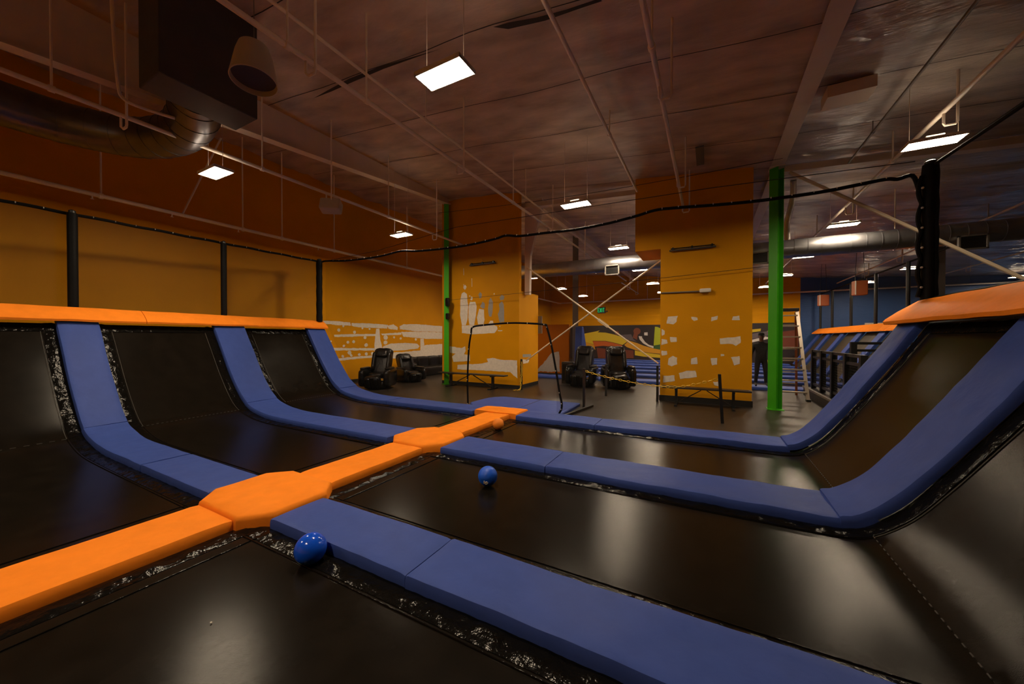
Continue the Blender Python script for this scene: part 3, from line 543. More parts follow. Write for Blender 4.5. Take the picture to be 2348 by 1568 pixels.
def pady(x0, x1, y0, y1, z, th, name, m, label, group=None, wob=.006):
    n = max(2, int((y1-y0)/.06)); xm = (x0+x1)/2
    return pad([(xm, y0+(y1-y0)*i/n, z) for i in range(n+1)], (1, 0, 0), x1-x0, th, name, m, label, 'pad', group, False, wob)
B, O = M['blue'], M['orange']
G1 = 'blue floor pads of the court'
S = [(1.765, 2.265), (4.09, 4.755), (6.47, 7.075)]
# right hand floor pads
padx(PRr, -3.31, -1.748, *S[0], .095, 'floor_pad', B, 'near blue floor pad right of the nearest orange crossing, with the blue ball against it', G1)
padx(PRr, -1.74, 1.12, *S[0], .095, 'floor_pad', B, 'largest blue floor pad, running out of the picture at bottom right', G1, wob=.012)
padx(PRr, -3.36, -1.752, *S[1], .095, 'floor_pad', B, 'blue floor pad right of the middle orange crossing, behind the lettered ball', G1)
padx(PRr, -1.745, 1.20, *S[1], .09, 'floor_pad', B, 'long blue floor pad ending at the foot of the wide right slope pad', G1, wob=.014)
padx(PRr, -3.40, -1.812, *S[2], .09, 'floor_pad', B, 'short blue floor pad right of the far orange end pad', G1)
padx(PRr, -1.805, 1.02, *S[2], .09, 'floor_pad', B, 'long far blue floor pad in front of the chain posts', G1, wob=.01)
# left hand floor pads
padx(PL, -4.42, -6.1, *S[0], .095, 'floor_pad', B, 'blue floor pad left of the nearest orange crossing', G1)
padx(PL, -6.11, -8.30, *S[0], .10, 'floor_pad', B, 'blue floor pad curling up to the nearest left slope pad', G1, True, .009)
padx(PL, -4.42, -8.30, *S[1], .095, 'floor_pad', B, 'long blue floor pad left of the middle orange crossing', G1, True)
padx(PL, -4.46, -6.9, *S[2], .09, 'floor_pad', B, 'far blue floor pad left of the far orange end pad', G1, True)
padx(PL, -6.91, -8.30, *S[2], .09, 'floor_pad', B, 'short far blue floor pad curling up beside the lone massage chair', G1, True)
# slope pads
G2 = 'blue pads climbing the slopes'
for (y0, y1), lb in zip(S, ('blue slope pad nearest on the left wall, widest of the three there', 'middle blue slope pad on the left wall', 'far narrow blue slope pad at the end of the left wall')):
    padx(PL, -8.27, -9.7, y0, y1, .09, 'slope_pad', B, lb, G2, True, .008, .012)
for (y0, y1), lb in zip(S[1:], ('wide blue slope pad climbing the right wall', 'narrow dark blue slope pad at the far end of the right wall')):
    padx(PRr, 1.0, 2.38, y0, y1, .08, 'slope_pad', B, lb, G2, False, .012, .02)
# orange strip
G3 = 'orange centre strip pads'
pady(-4.19, -3.57, -1.2, 1.60, .10, .095, 'centre_pad', O, 'nearest orange centre pad running out at the left edge', G3)
pady(-4.15, -3.57, 2.515, 3.94, .10, .095, 'centre_pad', O, 'orange centre pad between the near and middle crossings', G3, .009)
pady(-4.13, -3.57, 4.92, 6.52, .10, .095, 'centre_pad', O, 'orange centre pad beside the small orange ball', G3, .009)
def octa(cx, cy, hx, hy, c, z, label):
    P = [(-hx+c, -hy), (hx-c, -hy), (hx, -hy+c*1.0), (hx, hy-c), (hx-c, hy), (-hx+c, hy), (-hx, hy-c), (-hx, -hy+c)]
    mb = MB(); lv = [(1.0, .005), (1.0, z-.045), (.985, z-.018), (.95, z-.004), (.6, z), (.25, z+.003)]
    k = 48; ring = []
    def at(t, s_):
        t = t*8 % 8; i = int(t); f = t-i; a, b = P[i], P[(i+1) % 8]; return ((a[0]+(b[0]-a[0])*f)*s_, (a[1]+(b[1]-a[1])*f)*s_)
    for s_, h in lv:
        for j in range(k):
            x, y = at(j/k, s_); q = Vector((cx+x, cy+y, h)); ring.append((q.x, q.y, q.z+(wn(q, .008, 3) if h > .05 else 0)))
    fs = [(i*k+j, i*k+(j+1) % k, (i+1)*k+(j+1) % k, (i+1)*k+j) for i in range(len(lv)-1) for j in range(k)]
    fs += [tuple(range((len(lv)-1)*k, len(lv)*k)), tuple(range(k-1, -1, -1))]
    mb.add(ring, fs); return tag(mb.build('crossing_pad', O), label, 'pad', 'orange crossing pads')
octa(-3.86, 2.055, .535, .45, .20, .135, 'nearest orange eight sided pad where orange and blue strips cross')
octa(-3.87, 4.43, .50, .475, .22, .13, 'middle orange eight sided pad where orange and blue strips cross')
mb = MB(); n_ = 20
pady(-4.44, -3.42, 6.535, 7.08, .125, .12, 'end_pad', O, 'orange end pad closing the strip in front of the landing mat', None, .012)
# orange top pads
def toppad(prof_pts, y0, y1, name, label, dw, sgn):
    mb = MB(); n = max(4, int((y1-y0)/.08)); k = len(prof_pts); vs = []
    for i in range(n+1):
        y = y0+(y1-y0)*i/n
        for x, z in prof_pts:
            q = Vector((x, y, z)); x2 = x+wn(q, .012, 1.7, 2); z2 = z+wn(q, .010, 2.3, 8)
            v = (x2, y, z2); vs.append(warp(v) if dw else v)
    fs = [(i*k+j, i*k+(j+1) % k, (i+1)*k+(j+1) % k, (i+1)*k+j) for i in range(n) for j in range(k)]+[tuple(range(k-1, -1, -1)), tuple(range(n*k, n*k+k))]
    mb.add(vs, fs); return tag(mb.build(name, O), label, 'pad', 'orange pads capping the slopes')
TL = [(-9.56, 1.925), (-9.55, 1.96), (-9.57, 1.995), (-9.68, 2.09), (-9.80, 2.17), (-9.85, 2.185), (-9.88, 2.15), (-9.86, 2.07), (-9.66, 1.93)]
toppad(TL, -1, 2.90, 'top_pad', 'orange cap pad along the top of the left slopes, nearer piece', True, 1)
toppad(TL, 2.91, 7.14, 'top_pad', 'orange cap pad along the top of the left slopes, farther piece', True, 1)
TR = [(2.20, 1.85), (2.185, 1.89), (2.21, 1.925), (2.34, 2.03), (2.56, 2.18), (2.60, 2.19), (2.64, 2.16), (2.60, 2.06), (2.34, 1.85)]
toppad(TR, -.5, 7.14, 'top_pad', 'orange cap pad along the top of the right slopes below the corner post', False, -1)
# beds
G4 = 'black trampoline beds'
ROWS = [(-1.2, S[0][0]-.005), (S[0][1]+.005, S[1][0]-.005), (S[1][1]+.005, S[2][0]-.005)]
def bed(prof, x0, x1, y0, y1, label, dw, sag, slope, near):
    # profile parameter runs from x0 to x1; mat in the middle, glossy spring cover round it
    V = clip(prof, x0, x1, .07); k = len(V); e = .13; ys0, ys1 = y0+e, y1-e
    Y = [ys0+(ys1-ys0)*j/24 for j in range(25)]
    i0, i1 = (2, k-1) if not slope else (0, k-3)
    xm0, xm1 = V[i0].x, V[i1].x
    def P(i, y, up=0.):
        a = V[max(i-1, 0)]; b = V[min(i+1, k-1)]; t = (b-a).normalized(); N = Vector((-t.z, 0, t.x))
        if N.z < 0: N = -N
        v = V[i]
        s_ = math.sin(PI*min(1, max(0, (i-i0)/(max(1, i1-i0)))))*math.sin(PI*min(1, max(0, (y-ys0)/(ys1-ys0))))
        w_ = Vector((v.x, y, v.z))+N*(up-sag*max(0, s_))
        return warp(w_) if dw else tuple(w_)
    root = empty('trampoline', label, 'trampoline', (0, 0, 0), 0, G4)
    mb = MB(); m_ = len(Y)
    idx = list(range(i0, i1+1))
    mb.add([P(i, y) for i in idx for y in Y], [(a*m_+j, (a+1)*m_+j, (a+1)*m_+j+1, a*m_+j+1) for a in range(len(idx)-1) for j in range(m_-1)])
    cv = MB()
    for (a, b) in ((y0-.03, ys0+.012), (ys1-.012, y1+.03)):
        f = lambda u, v: None
        n1 = len(V)*3; vs = []
        for i in range(n1+1):
            fi = i/n1*(k-1); ia = int(fi); fr = fi-ia; ib = min(ia+1, k-1)
            for j in range(7):
                y = a+(b-a)*j/6; p = Vector(P(ia, y)).lerp(Vector(P(ib, y)), fr)
                q = p+Vector((0, 0, .004+.016*math.sin(PI*j/6)*(.6+noise.noise(p*9)+.5*noise.noise(p*23))))
                if slope: q += Vector((.008 if dw else -.008, 0, 0))
                vs.append(q)
        cv.add(vs, [(i*7+j, (i+1)*7+j, (i+1)*7+j+1, i*7+j+1) for i in range(n1) for j in range(6)])
    if not slope:
        xa = x0+(.03 if x0 > x1 else -.03); xb = x0+(-.16 if x0 > x1 else .16)
        def g(u, v):
            p = Vector((xa+(xb-xa)*v, y0+(y1-y0)*u, 0)); return p+Vector((0, 0, .008+.016*math.sin(PI*v)*(.6+noise.noise(p*9)+.5*noise.noise(p*23))))
        cv.grid(g, 60, 6)
    else:
        zt = V[-1]
        def g(u, v):
            i = k-1-v*2.4; ia = max(0, int(i)); p = Vector(P(min(ia, k-1), y0+(y1-y0)*u)).lerp(Vector(P(min(ia+1, k-1), y0+(y1-y0)*u)), i-int(i))
            return p+Vector(((.012 if dw else -.012), 0, .006+.016*math.sin(PI*v)*(.6+noise.noise(p*9)+.5*noise.noise(p*23))))
        cv.grid(g, 60, 6)
    o = cv.build('spring_cover', M['cover'], root, fix=False); o['label'] = 'crinkled glossy black edge cover'
    sm = mb
    for y in (ys0+.035, ys1-.035): sm.tube([P(i, y, .004) for i in idx], .004, 5, 1)
    if not slope: sm.tube([P(i0+2, y, .004) for y in Y], .004, 5, 1)
    else:
        for j in range(24):
            y = ys0+(ys1-ys0)*(j+.25)/24; y2 = ys0+(ys1-ys0)*(j+.7)/24
            sm.tube([P(0, y, .003), P(0, y2, .003)], .004, 5, 1)
    mb.build('mat', [M['bed'], M['seam'] if slope else M['cover']], root, fix=False)
    return root
M['seam'] = mat('pale_stitching', (.05, .045, .04), .6)
nm = ('nearest', 'middle', 'farthest'); betw = ('in front of the nearest blue strip', 'between the near and middle blue strips', 'between the middle and far blue strips')
for i, (y0, y1) in enumerate(ROWS):
    bed(BL, -4.22 if i else -4.22, -8.25, y0, y1, 'flat black trampoline bed left of the orange strip, '+betw[i], True, .012, False, i)
    bed(BR, -3.54, 1.17, y0, y1, 'flat black trampoline bed right of the orange strip, '+betw[i], False, .012, False, i)
    bed(BL, -8.25, -9.72, y0, y1, 'sloping black trampoline on the left wall, %s of the three' % nm[i], True, .03, True, i)
    if i: bed(BR, 1.17, 2.42, y0, y1, 'sloping black trampoline on the right wall, %s of the two' % ('nearer', 'farther')[i-1], False, .03, True, i)
bed(BR, 1.17, 2.42, *ROWS[0], 'sloping black trampoline on the right wall at the bottom right corner', False, .03, True, 0)
# dark backing under the court
bk = MB(); bk.b2((-10.3, -1.3, -.3), (2.6, 7.05, -.12)); struct(bk.build('trim_1', M['base'], smooth=False), 'dark frame deck under the trampolines', 'deck')
bk = MB(); bk.prism([(2.50, 0), (2.9, 0), (2.9, 2.0), (2.50, 1.85)], lambda u, v, w: (u, -1.2+w, v), 8.2); struct(bk.build('trim_2', M['base'], smooth=False), 'dark backing behind the right slopes', 'backing')
# ------------------------------------------------------------------ nets and posts
def post(x, y, z0, z1, r, label, m='blackpad', sides=12):
    root = empty('net_post', label, 'post', (x, y, z0))
    mb = MB(); n = 14
    mb.tube([(0, 0, (z1-z0)*i/n) for i in range(n+1)], [r*(1+.06*math.sin(i*2.1)) if r > .08 else r for i in range(n+1)], sides); mb.build('padded_sleeve' if r > .08 else 'pole', M[m], root)
    c = MB(); c.lathe([(r*.7, z1-z0), (r*.72, z1-z0+.04), (r*.3, z1-z0+.06)], 12); c.build('cap', M['black'], root)
    return root
post(-9.97, 2.03, 2.15, 3.86, .066, 'black net post on the left wall, nearest of the three')
post(-10.2, 4.43, 2.15, 3.90, .06, 'black net post on the left wall, middle of the three')
post(-10.38, 6.98, 2.15, 3.98, .085, 'black padded net post at the far corner of the left wall')
pr = post(2.64, 7.1, 2.15, 4.02, .085, 'thick black padded corner post on the right wall', sides=20)
b = MB(); pts = [(-.09-.035*abs(math.sin(k*.62)), -.03, 1.72-k*.075) for k in range(23)]; b.tube(curve(pts, 3), .026, 7); b.build('laced_edge', M['blackpad'], pr)
for k in range(7): MB().rbox((-.095, -.06, 1.55-k*.27), (.03, .03, .03), .8, n=6).build('clip', M['clip'], pr)
# left net
ln = empty('safety_net', 'black netting along the top of the left slopes with a lit yellow wall behind', 'net', (0, 0, 0))
nl = MB(); nl.grid(lambda u, v: (-9.98-.06*(u*8.2-1)-.02*math.sin(PI*v)-.05*(u*8.2-1)*.0, -1.2+8.2*u, 2.14+1.68*v+.14*u*v), 30, 6); nl.build('mesh', M['net'], ln, fix=False)
nl = MB(); nl.tube([(-9.98-.06*(u*8.2-1), -1.2+8.2*u, 3.82+.14*u+.006*math.sin(u*60)) for u in [k/60 for k in range(61)]], .028, 8); nl.build('border', M['blackpad'], ln)
for k in range(6, 28):
    u = k/28; MB().rbox((-9.945-.06*(u*8.2-1), -1.2+8.2*u, 3.83+.14*u), (.014, .014, .03), .8, n=5).build('clip', M['clip'], ln)
# back net with arched doorway
bn = empty('safety_net', 'fine black net across the back of the court with a wavy black top edge', 'net', (0, 0, 0))
def ropez(x): return interp([tuple(p) for p in ROPE], max(x, ROPE[0][0]))
ac = [tuple(p) for p in ARCH]; ax0 = -5.1
mb = MB(); xs = [-10.3+(2.55+10.3)*i/150 for i in range(151)]
def archtop(x):
    if x < min(p[0] for p in ac)+.0 or x > -2.62: return None
    best = 0
    for (a, b), (c_, d) in zip(ac, ac[1:]):
        if min(a, c_) <= x <= max(a, c_) and abs(c_-a) > 1e-6: best = max(best, b+(d-b)*(x-a)/(c_-a))
    return best
def netbot(x): 
    if x < -8.9: return 2.15+(.2-2.15)*max(0, min(1, (x+10.3)/1.3))
    if x > 1.0: return .15+(2.15-.15)*min(1, (x-1.0)/1.4)
    return .10
vs = []; nv = 8
for x in xs:
    t = archtop(x); z1 = ropez(x); z0 = netbot(x)
    if t: z0 = max(z0, t)
    for j in range(nv+1): vs.append((x, 7.12+.02*math.sin(x*2.3+j), z0+(z1-z0)*j/nv))
fs = [(i*(nv+1)+j, (i+1)*(nv+1)+j, (i+1)*(nv+1)+j+1, i*(nv+1)+j+1) for i in range(150) for j in range(nv)]
mb.add(vs, fs); mb.build('mesh', M['netthin'], bn, fix=False)
mb = MB(); mb.tube(curve([(a, 7.12, b) for a, b in ROPE], 4), .027, 8); mb.build('top_border', M['blackpad'], bn)
mb = MB(); mb.tube([(ROPE[0][0]+(2.5-ROPE[0][0])*k/40, 7.13, interp([(-10.2, 3.99), (-8.0, 4.06), (-5.4, 4.32), (-3.4, 4.28), (0, 4.22), (2.6, 4.1)], ROPE[0][0]+(2.5-ROPE[0][0])*k/40)) for k in range(41)], .006, 5)
mb.build('support_cable', M['black'], bn)
for k in range(46):
    x = -9.9+12.1*k/45; MB().rbox((x, 7.10, ropez(x)+.012), (.016, .016, .04), .8, n=5).build('clip', M['clip'], bn)
mb = MB(); mb.tube(curve([(a, 7.2, b) for a, b in ARCH], 4), .022, 7); mb.build('arch_border', M['blackpad'], bn)
for k in range(0, len(ARCH)-1):
    a, b = ARCH[k]; MB().rbox((a, 7.175, b), (.018, .018, .03), .8, n=5).build('arch_clip', M['clip'], bn)
fp = MB(); fp.grid(lambda u, v: (-2.82+.20*u, 7.22+1.1*u, .06+(.62-.5*u*0)*v*(1-.25*u)), 6, 6); o = fp.build('loose_flap', M['net'], bn, fix=False)
# right net
rn = empty('safety_net', 'black netting above the right slopes held by a tight top cable', 'net', (0, 0, 0))
P = [(7.05, 2.16), (7.05, 4.0), (5.0, 3.9), (2.5, 3.95), (-.5, 3.95), (-.5, 2.16)]
mb = MB(); ngon(mb, [(2.66, a, b) for a, b in P], 0); mb.build('mesh', M['netthin'], rn, fix=False)
mb = MB(); mb.tube(curve([(2.66, a, b) for a, b in P[1:5]], 8), .022, 8); mb.build('top_border', M['blackpad'], rn)
mb = MB(); mb.tube([(2.66, 7.0, 2.2), (2.66, -.5, 2.2)], .02, 6); mb.build('bottom_border', M['blackpad'], rn)
mb = MB(); mb.tube([(2.72, a+.1, b+.07) for a, b in P[1:5]], .006, 5); mb.build('support_cable', M['black'], rn)
# landing mat
lm = empty('landing_mat', 'wide blue landing mat inside the net doorway', 'mat', (-3.85, 7.85, 0))
mb = MB(); Q = [(-1.08, -.70), (-1.30, -.45), (-1.30, .35), (-1.05, .72), (1.10, .74), (1.16, -.74), (-.3, -.74)]
k_ = len(Q); lv = [(1, .004), (1.0, .06), (.985, .078), (.9, .082)]
vs = [(x*s_, y*s_, h) for s_, h in lv for x, y in Q]
mb.add(vs, [(i*k_+j, i*k_+(j+1) % k_, (i+1)*k_+(j+1) % k_, (i+1)*k_+j) for i in range(3) for j in range(k_)]+[tuple(range(3*k_, 4*k_)), tuple(range(k_-1, -1, -1))]); mb.build('cushion', B, lm)
mb = MB(); mb.b2((.08, -.66, .081), (.10, .66, .0845)); mb.build('seam', M['base'], lm, smooth=False)
# ------------------------------------------------------------------ balls
def ball(x, y, r, m, label, z=.0):
    root = empty('ball', label, 'ball', (x, y, z+r)); mb = MB()
    mb.lathe([(r*math.sin(PI*i/24)+1e-4, -r*math.cos(PI*i/24)) for i in range(25)], 40, close=False); mb.build('shell', M[m], root); return root
ball(-2.56, 1.645, .108, 'ballblue', 'glossy blue ball resting against the near blue pad')
b2 = ball(-2.17, 3.46, .108, 'ballmatte', 'blue ball with a white printed mark, alone on a black bed')
ball(-3.34, 5.68, .102, 'ballorange', 'small orange ball beside the orange strip')
f = Vector((2.17, -3.46, 1.55)).normalized(); rt = f.cross(Vector((0, 0, 1))).normalized()*-1; upv = rt.cross(f)*-1
rt = Vector((0, 0, 1)).cross(f).normalized(); upv = f.cross(rt)
def onb(u, v): 
    d = (f+rt*u+upv*v).normalized(); return d*.1085
mk = MB()
mk.tube([onb(-.42-.16*t, -.55-.55*t) for t in [k/6 for k in range(7)]], .006, 6)
mk.tube([onb(-.40, -.98), onb(-.30, -.74), onb(-.10, -.70), onb(.0, -.84), onb(-.06, -1.05), onb(-.22, -1.18), onb(-.42, -1.2)], .007, 6)
mk.tube([onb(-.40, -1.0), onb(-.28, -.98), onb(-.24, -.86)], .006, 6)
mk.build('printed_mark', M['white'], b2)
sc = MB(); sc.rbox((-2.52, 1.02, .008), (.012, .010, .006), .6, n=6); tag(sc.build('paper_scrap', M['white']), 'tiny white scrap on the nearest black bed', 'scrap')
# ------------------------------------------------------------------ benches
def make_bench():
    root = empty('bench', '', 'bench')
    for s_ in (-1, 1): MB().b2((-.98, min(s_*.14, s_*.005), .43), (.98, max(s_*.14, s_*.005), .47)).build('seat_board', M['wood'], root, smooth=False, bevel=.006)
    for s_ in (-1, 1):
        l = MB(); l.bar((s_*.62, 0, .02), (s_*.62, 0, .42), .06, .06); l.b2((s_*.62-.03, -.26, 0), (s_*.62+.03, .26, .035)); l.b2((s_*.62-.03, -.13, .395), (s_*.62+.03, .13, .428)); l.build('leg', M['black'], root, smooth=False)
        l = MB(); l.bar((s_*.60, 0, .06), (s_*.06, 0, .41), .03, .02); l.build('brace', M['black'], root, smooth=False)
    return root
b1 = make_bench(); b1.location = (-7.0, 10.12, 0); b1.scale = (1.36, 1, 1.0); b1['label'] = 'long dark bench in front of the tall partition wall'; b1['group'] = 'dark benches against the yellow walls'
bb = copy_tree(b1); bb.location = (-.1, 9.92, 0); bb.scale = (.98, 1, .97); bb['label'] = 'dark bench in front of the pier wall with a chain passing over it'
# ------------------------------------------------------------------ chain posts
def cpost(x, y, h, label, lean=0., base=True):
    root = empty('chain_post', label, 'post', (x, y, 0), 0, 'black chain posts')
    mb = MB(); mb.bar((0, 0, 0), (lean, 0, h), .055, .055); mb.build('pole', M['black'], root, smooth=False)
    mb = MB(); mb.rbox((lean, 0, h), (.06, .06, .03), .4, n=6); mb.build('cap', M['black'], root)
    return root
p3 = cpost(-2.58, 8.36, .93, 'black chain post standing beside the net doorway on a floor bar')
mb = MB(); mb.bar((-.07, -1.15, .03), (.12, .28, .03), .06, .05); mb.build('floor_bar', M['black'], p3, smooth=False)
cpost(-1.18, 10.22, .93, 'black chain post at the left corner of the pier wall')
cpost(.24, 8.2, .94, 'black leaning chain post in front of the pier wall bench', -.055)
cpost(-2.58, 10.46, .9, 'black chain post in front of the two facing massage chairs')
cpost(-5.27, 10.42, .97, 'black chain post at the right corner of the tall partition wall')
def chain(path, label, link=.075, r=.0065):
    V = curve(path, 14); L = [V[0]]; acc = 0
    for a, b in zip(V, V[1:]):
        acc += (b-a).length
        if acc >= link*.74: L.append(b); acc = 0
    mb = MB()
    for i, (a, b) in enumerate(zip(L, L[1:])):
        t = (b-a).normalized(); c = (a+b)/2; s_ = t.cross(Vector((0, 0, 1)))
        if s_.length < .1: s_ = Vector((1, 0, 0))
        s_.normalize(); w = s_ if i % 2 else s_.cross(t)
        mb.tube([c+t*(link*.5*math.cos(q))+w*(link*.26*math.sin(q)) for q in [2*PI*k/12 for k in range(12)]], r, 5, 0, True)
    return tag(mb.build('plastic_chain', M['chain']), label, 'chain', 'yellow plastic chains')
chain([(-2.54, 8.36, .88), (-2.2, 8.34, .80), (-1.6, 8.31, .70), (-1.0, 8.28, .645), (-.5, 8.25, .66), (.17, 8.2, .86)], 'yellow chain sagging between two black posts in front of the pier wall')
chain([(-5.24, 10.37, .9), (-5.22, 10.35, .6), (-5.25, 10.34, .3), (-5.24, 10.3, .06), (-5.3, 10.2, .015), (-5.42, 10.15, .015)], 'yellow chain hanging down a post and piled on the floor by the tall partition wall')
# ------------------------------------------------------------------ massage chairs
def make_chair():
    root = empty('massage_chair', '', 'massage chair'); L = M['leather']
    m_ = MB(); m_.rbox((0, .05, .14), (.72, 1.0, .26), .35, n=12); m_.build('base', M['plastic'], root)
    m_ = MB(); m_.rbox((0, -.08, .43), (.52, .62, .18), .5, n=14, amp=.02); m_.build('seat', L, root)
    q = Matrix.Rotation(R(-20), 3, 'X')
    b = MB(); b.rbox((0, .38, .86), (.62, .22, .92), .38, 0, q, n=16, amp=.03); o = b.build('backrest', L, root)
    for s_ in (-1, 1): MB().rbox((s_*.25, .28, .86), (.12, .26, .62), .5, 0, q, n=12, amp=.02).build('side_wing', L, root)
    b = MB(); b.rbox((0, .32, 1.12), (.40, .16, .24), .5, 0, q, n=12, amp=.03); b.build('head_cushion', L, root)
    for s_ in (-1, 1):
        a = MB(); a.rbox((s_*.40, -.02, .36), (.20, .98, .58), .45, n=16, amp=.015); o = a.build('armrest', M['plastic'], root)
        a = MB(); a.rbox((s_*.40, -.08, .66), (.17, .62, .08), .5, n=12, amp=.01); a.build('arm_cushion', L, o)
    q = Matrix.Rotation(R(24), 3, 'X')
    f_ = MB(); f_.rbox((0, -.48, .24), (.50, .20, .44), .4, 0, q, n=14, amp=.015); f_.build('leg_rest', L, root)
    for s_ in (-1, 1): MB().rbox((s_*.12, -.56, .22), (.15, .12, .36), .5, 0, q, n=10).build('calf_cushion', M['plastic'], root)
    return root
c1 = make_chair(); c1.location = (-9.62, 8.55, 0); c1.rotation_euler = (0, 0, R(28)); c1['label'] = 'shiny black massage chair standing alone by the left wall'
G5 = 'black massage chairs'; c1['group'] = G5
c2 = copy_tree(c1); c2.location = (-3.86, 12.3, 0); c2.rotation_euler = (0, 0, R(4)); c2.scale = (1.0, 1, 1.06); c2['label'] = 'black massage chair facing the court, left of the pair between the walls'
c3 = copy_tree(c1); c3.location = (-2.68, 12.42, 0); c3.rotation_euler = (0, 0, R(22)); c3.scale = (1.06, 1, 1.06); c3['label'] = 'black massage chair facing the court, right of the pair between the walls'
c4 = copy_tree(c1); c4.location = (-10.1, 10.45, 0); c4.rotation_euler = (0, 0, R(70)); c4.scale = (.95, 1.05, .8); c4['label'] = 'low black massage chair behind the lone one, next to the sofa'
bx = empty('vending_box', 'black box cabinet left of the paired massage chairs', 'cabinet', (-4.55, 12.9, 0))
MB().b2((-.22, -.2, 0), (.22, .2, .78)).build('body', M['black'], bx, smooth=False, bevel=.01)
MB().b2((-.18, -.215, .1), (.18, -.2, .7)).build('panel', M['plastic'], bx, smooth=False)
so = empty('sofa', 'long low black sofa along the left wall behind the thin green column', 'sofa', (-11.2, 13.0, 0))
MB().rbox((0, 0, .2), (.85, 3.0, .40), .2, n=12).build('seat', M['leather'], so)
for k in range(4): MB().rbox((-.26, -1.1+.73*k, .58), (.30, .74, .50), .35, n=12, amp=.02).build('back_cushion', M['leather'], so)
for s_ in (-1, 1): MB().rbox((.02, s_*1.44, .33), (.8, .2, .58), .35, n=12).build('armrest', M['leather'], so)
# ------------------------------------------------------------------ stepladder
ld = empty('stepladder', 'tall aluminium stepladder right of the thick green column', 'ladder', (1.93, 12.1, 0))
H = 2.42
for s_ in (-1, 1):
    m_ = MB(); m_.bar((s_*.37, 0, 0), (s_*.20, .50, H), .035, .075, up=(1, 0, 0)); m_.build('front_rail', M['alu'], ld, smooth=False)
    m_ = MB(); m_.bar((s_*.33, 1.25, 0), (s_*.19, .58, H-.05), .03, .055, up=(1, 0, 0)); m_.build('rear_leg', M['fibre'], ld, smooth=False)
    m_ = MB(); m_.b2((s_*.37-.05, -.06, 0), (s_*.37+.05, .05, .05)); m_.build('foot', M['black'], ld, smooth=False)
for k in range(8):
    t = (k+.75)/8.2; w_ = .37-.17*t; z = H*t; y = .5*t
    m_ = MB(); m_.b2((-w_, y-.045, z-.015), (w_, y+.045, z+.02)); m_.build('step', M['alu'], ld, smooth=False)
for k in range(6):
    t = (k+1)/7; w_ = .33-.14*t; z = (H-.05)*t; y = 1.25-.67*t
    m_ = MB(); m_.bar((-w_, y, z), (w_, y, z), .03, .03); m_.build('rear_rung', M['alu'], ld, smooth=False)
m_ = MB(); m_.b2((-.24, .42, H-.01), (.24, .66, H+.07)); m_.build('top_cap', M['black'], ld, smooth=False, bevel=.01)
# ------------------------------------------------------------------ railing and platform
pf = empty('platform', 'low dark platform with a worn edge behind the right slopes', 'platform', (3.6, 11.4, 0))
MB().b2((-1.15, -2.6, 0), (1.2, 2.1, .24)).build('deck', M['base'], pf, smooth=False)
MB().b2((-1.18, -2.6, .22), (-1.12, 2.1, .27)).build('edge_strip', M['grey'], pf, smooth=False)
def railing(loc, rz, n, w, h, label):
    root = empty('railing', label, 'railing', loc, rz, 'black railings')
    for k in range(n+1):
        m_ = MB(); m_.bar((w*k, 0, 0), (w*k, 0, h), .11, .11); m_.build('post', M['black'], root, smooth=False)
    for z in (h-.03, h-.2, .12):
        m_ = MB(); m_.bar((0, 0, z), (w*n, 0, z), .06, .06); m_.build('rail', M['black'], root, smooth=False)
    for k in range(n):
        m_ = MB()
        for j in range(1, 12): m_.bar((w*k+w*j/12, 0, .14), (w*k+w*j/12, 0, h-.21), .005, .005)
        for j in range(1, 12): m_.bar((w*k+.03, 0, .14+(h-.35)*j/12), (w*k+w-.03, 0, .14+(h-.35)*j/12), .005, .005)
        m_.build('wire_infill', M['black'], root, smooth=False)
    return root
railing((2.62, 9.4, .25), R(90), 4, .95, 1.08, 'black railing with wire infill along the dark platform edge')
railing((3.05, 11.6, .25), 0, 2, .85, 1.32, 'taller black railing across the platform behind the first')
# ------------------------------------------------------------------ far court
G6 = 'blue strips of the far court'
yf = [14.35, 16.5, 18.7, 20.9, 23.1, 25.3, 27.5]
od = ('nearest', 'second', 'third', 'fourth', 'fifth', 'sixth', 'farthest')
for y, w_ in zip(yf, od):
    n = 30; pad([(-8.0+12.3*i/n, y, .10) for i in range(n+1)], (0, 1, 0), .75, .095, 'floor_pad', B, '%s blue strip across the floor of the far court' % w_, 'pad', G6)
for i, (a, b) in enumerate(zip(yf, yf[1:])):
    root = empty('trampoline', 'black bed of the far court between its %s and %s blue strips' % (od[i], od[i+1]), 'trampoline', (0, 0, 0), 0, 'far black beds')
    MB().grid(lambda u, v: (-8+12.3*u, a+.38+(b-a-.76)*v, .02), 8, 4).build('mat', M['bed'], root)
yS = [16.0, 18.3, 20.6, 22.9, 25.2, 27.3]
for i, y in enumerate(yS):
    n = 20; pad([(4.45+1.25*k/n, y, .12+1.9*(k/n)) for k in range(n+1)], (0, 1, 0), .55, .08, 'slope_pad', B, 'blue strip on the far right slopes, %s one' % od[i], 'pad', 'blue strips on the far right slopes')
for i, (a, b) in enumerate(zip([13.9]+yS, yS)):
    mb = MB(); mb.grid(lambda u, v: (4.52+1.25*u, a+.28+(b-a-.56)*v, .02+1.9*u), 6, 6)
    tag(mb.build('slope_bed', M['farbed'] if 'farbed' in M else M['bed'], fix=False), 'dark sloping bed beside the %s strip of the far right slopes' % od[i], 'trampoline', 'far sloping beds')
for i, (a, b) in enumerate(((14.2, 17.9), (17.92, 20.6), (20.62, 23.6), (23.62, 28.4))):
    mb = MB(); mb.prism([(5.52, 1.93), (5.54, 1.99), (5.84, 2.24), (6.1, 2.24), (6.1, 2.1), (5.7, 1.93)], lambda u, v, w: (u, a+w, v), b-a)
    tag(mb.build('top_pad', O, smooth=False), 'orange cap pad on the far slopes, %s of four' % ('nearest', 'second', 'third', 'farthest')[i], 'pad', 'far orange cap pads')
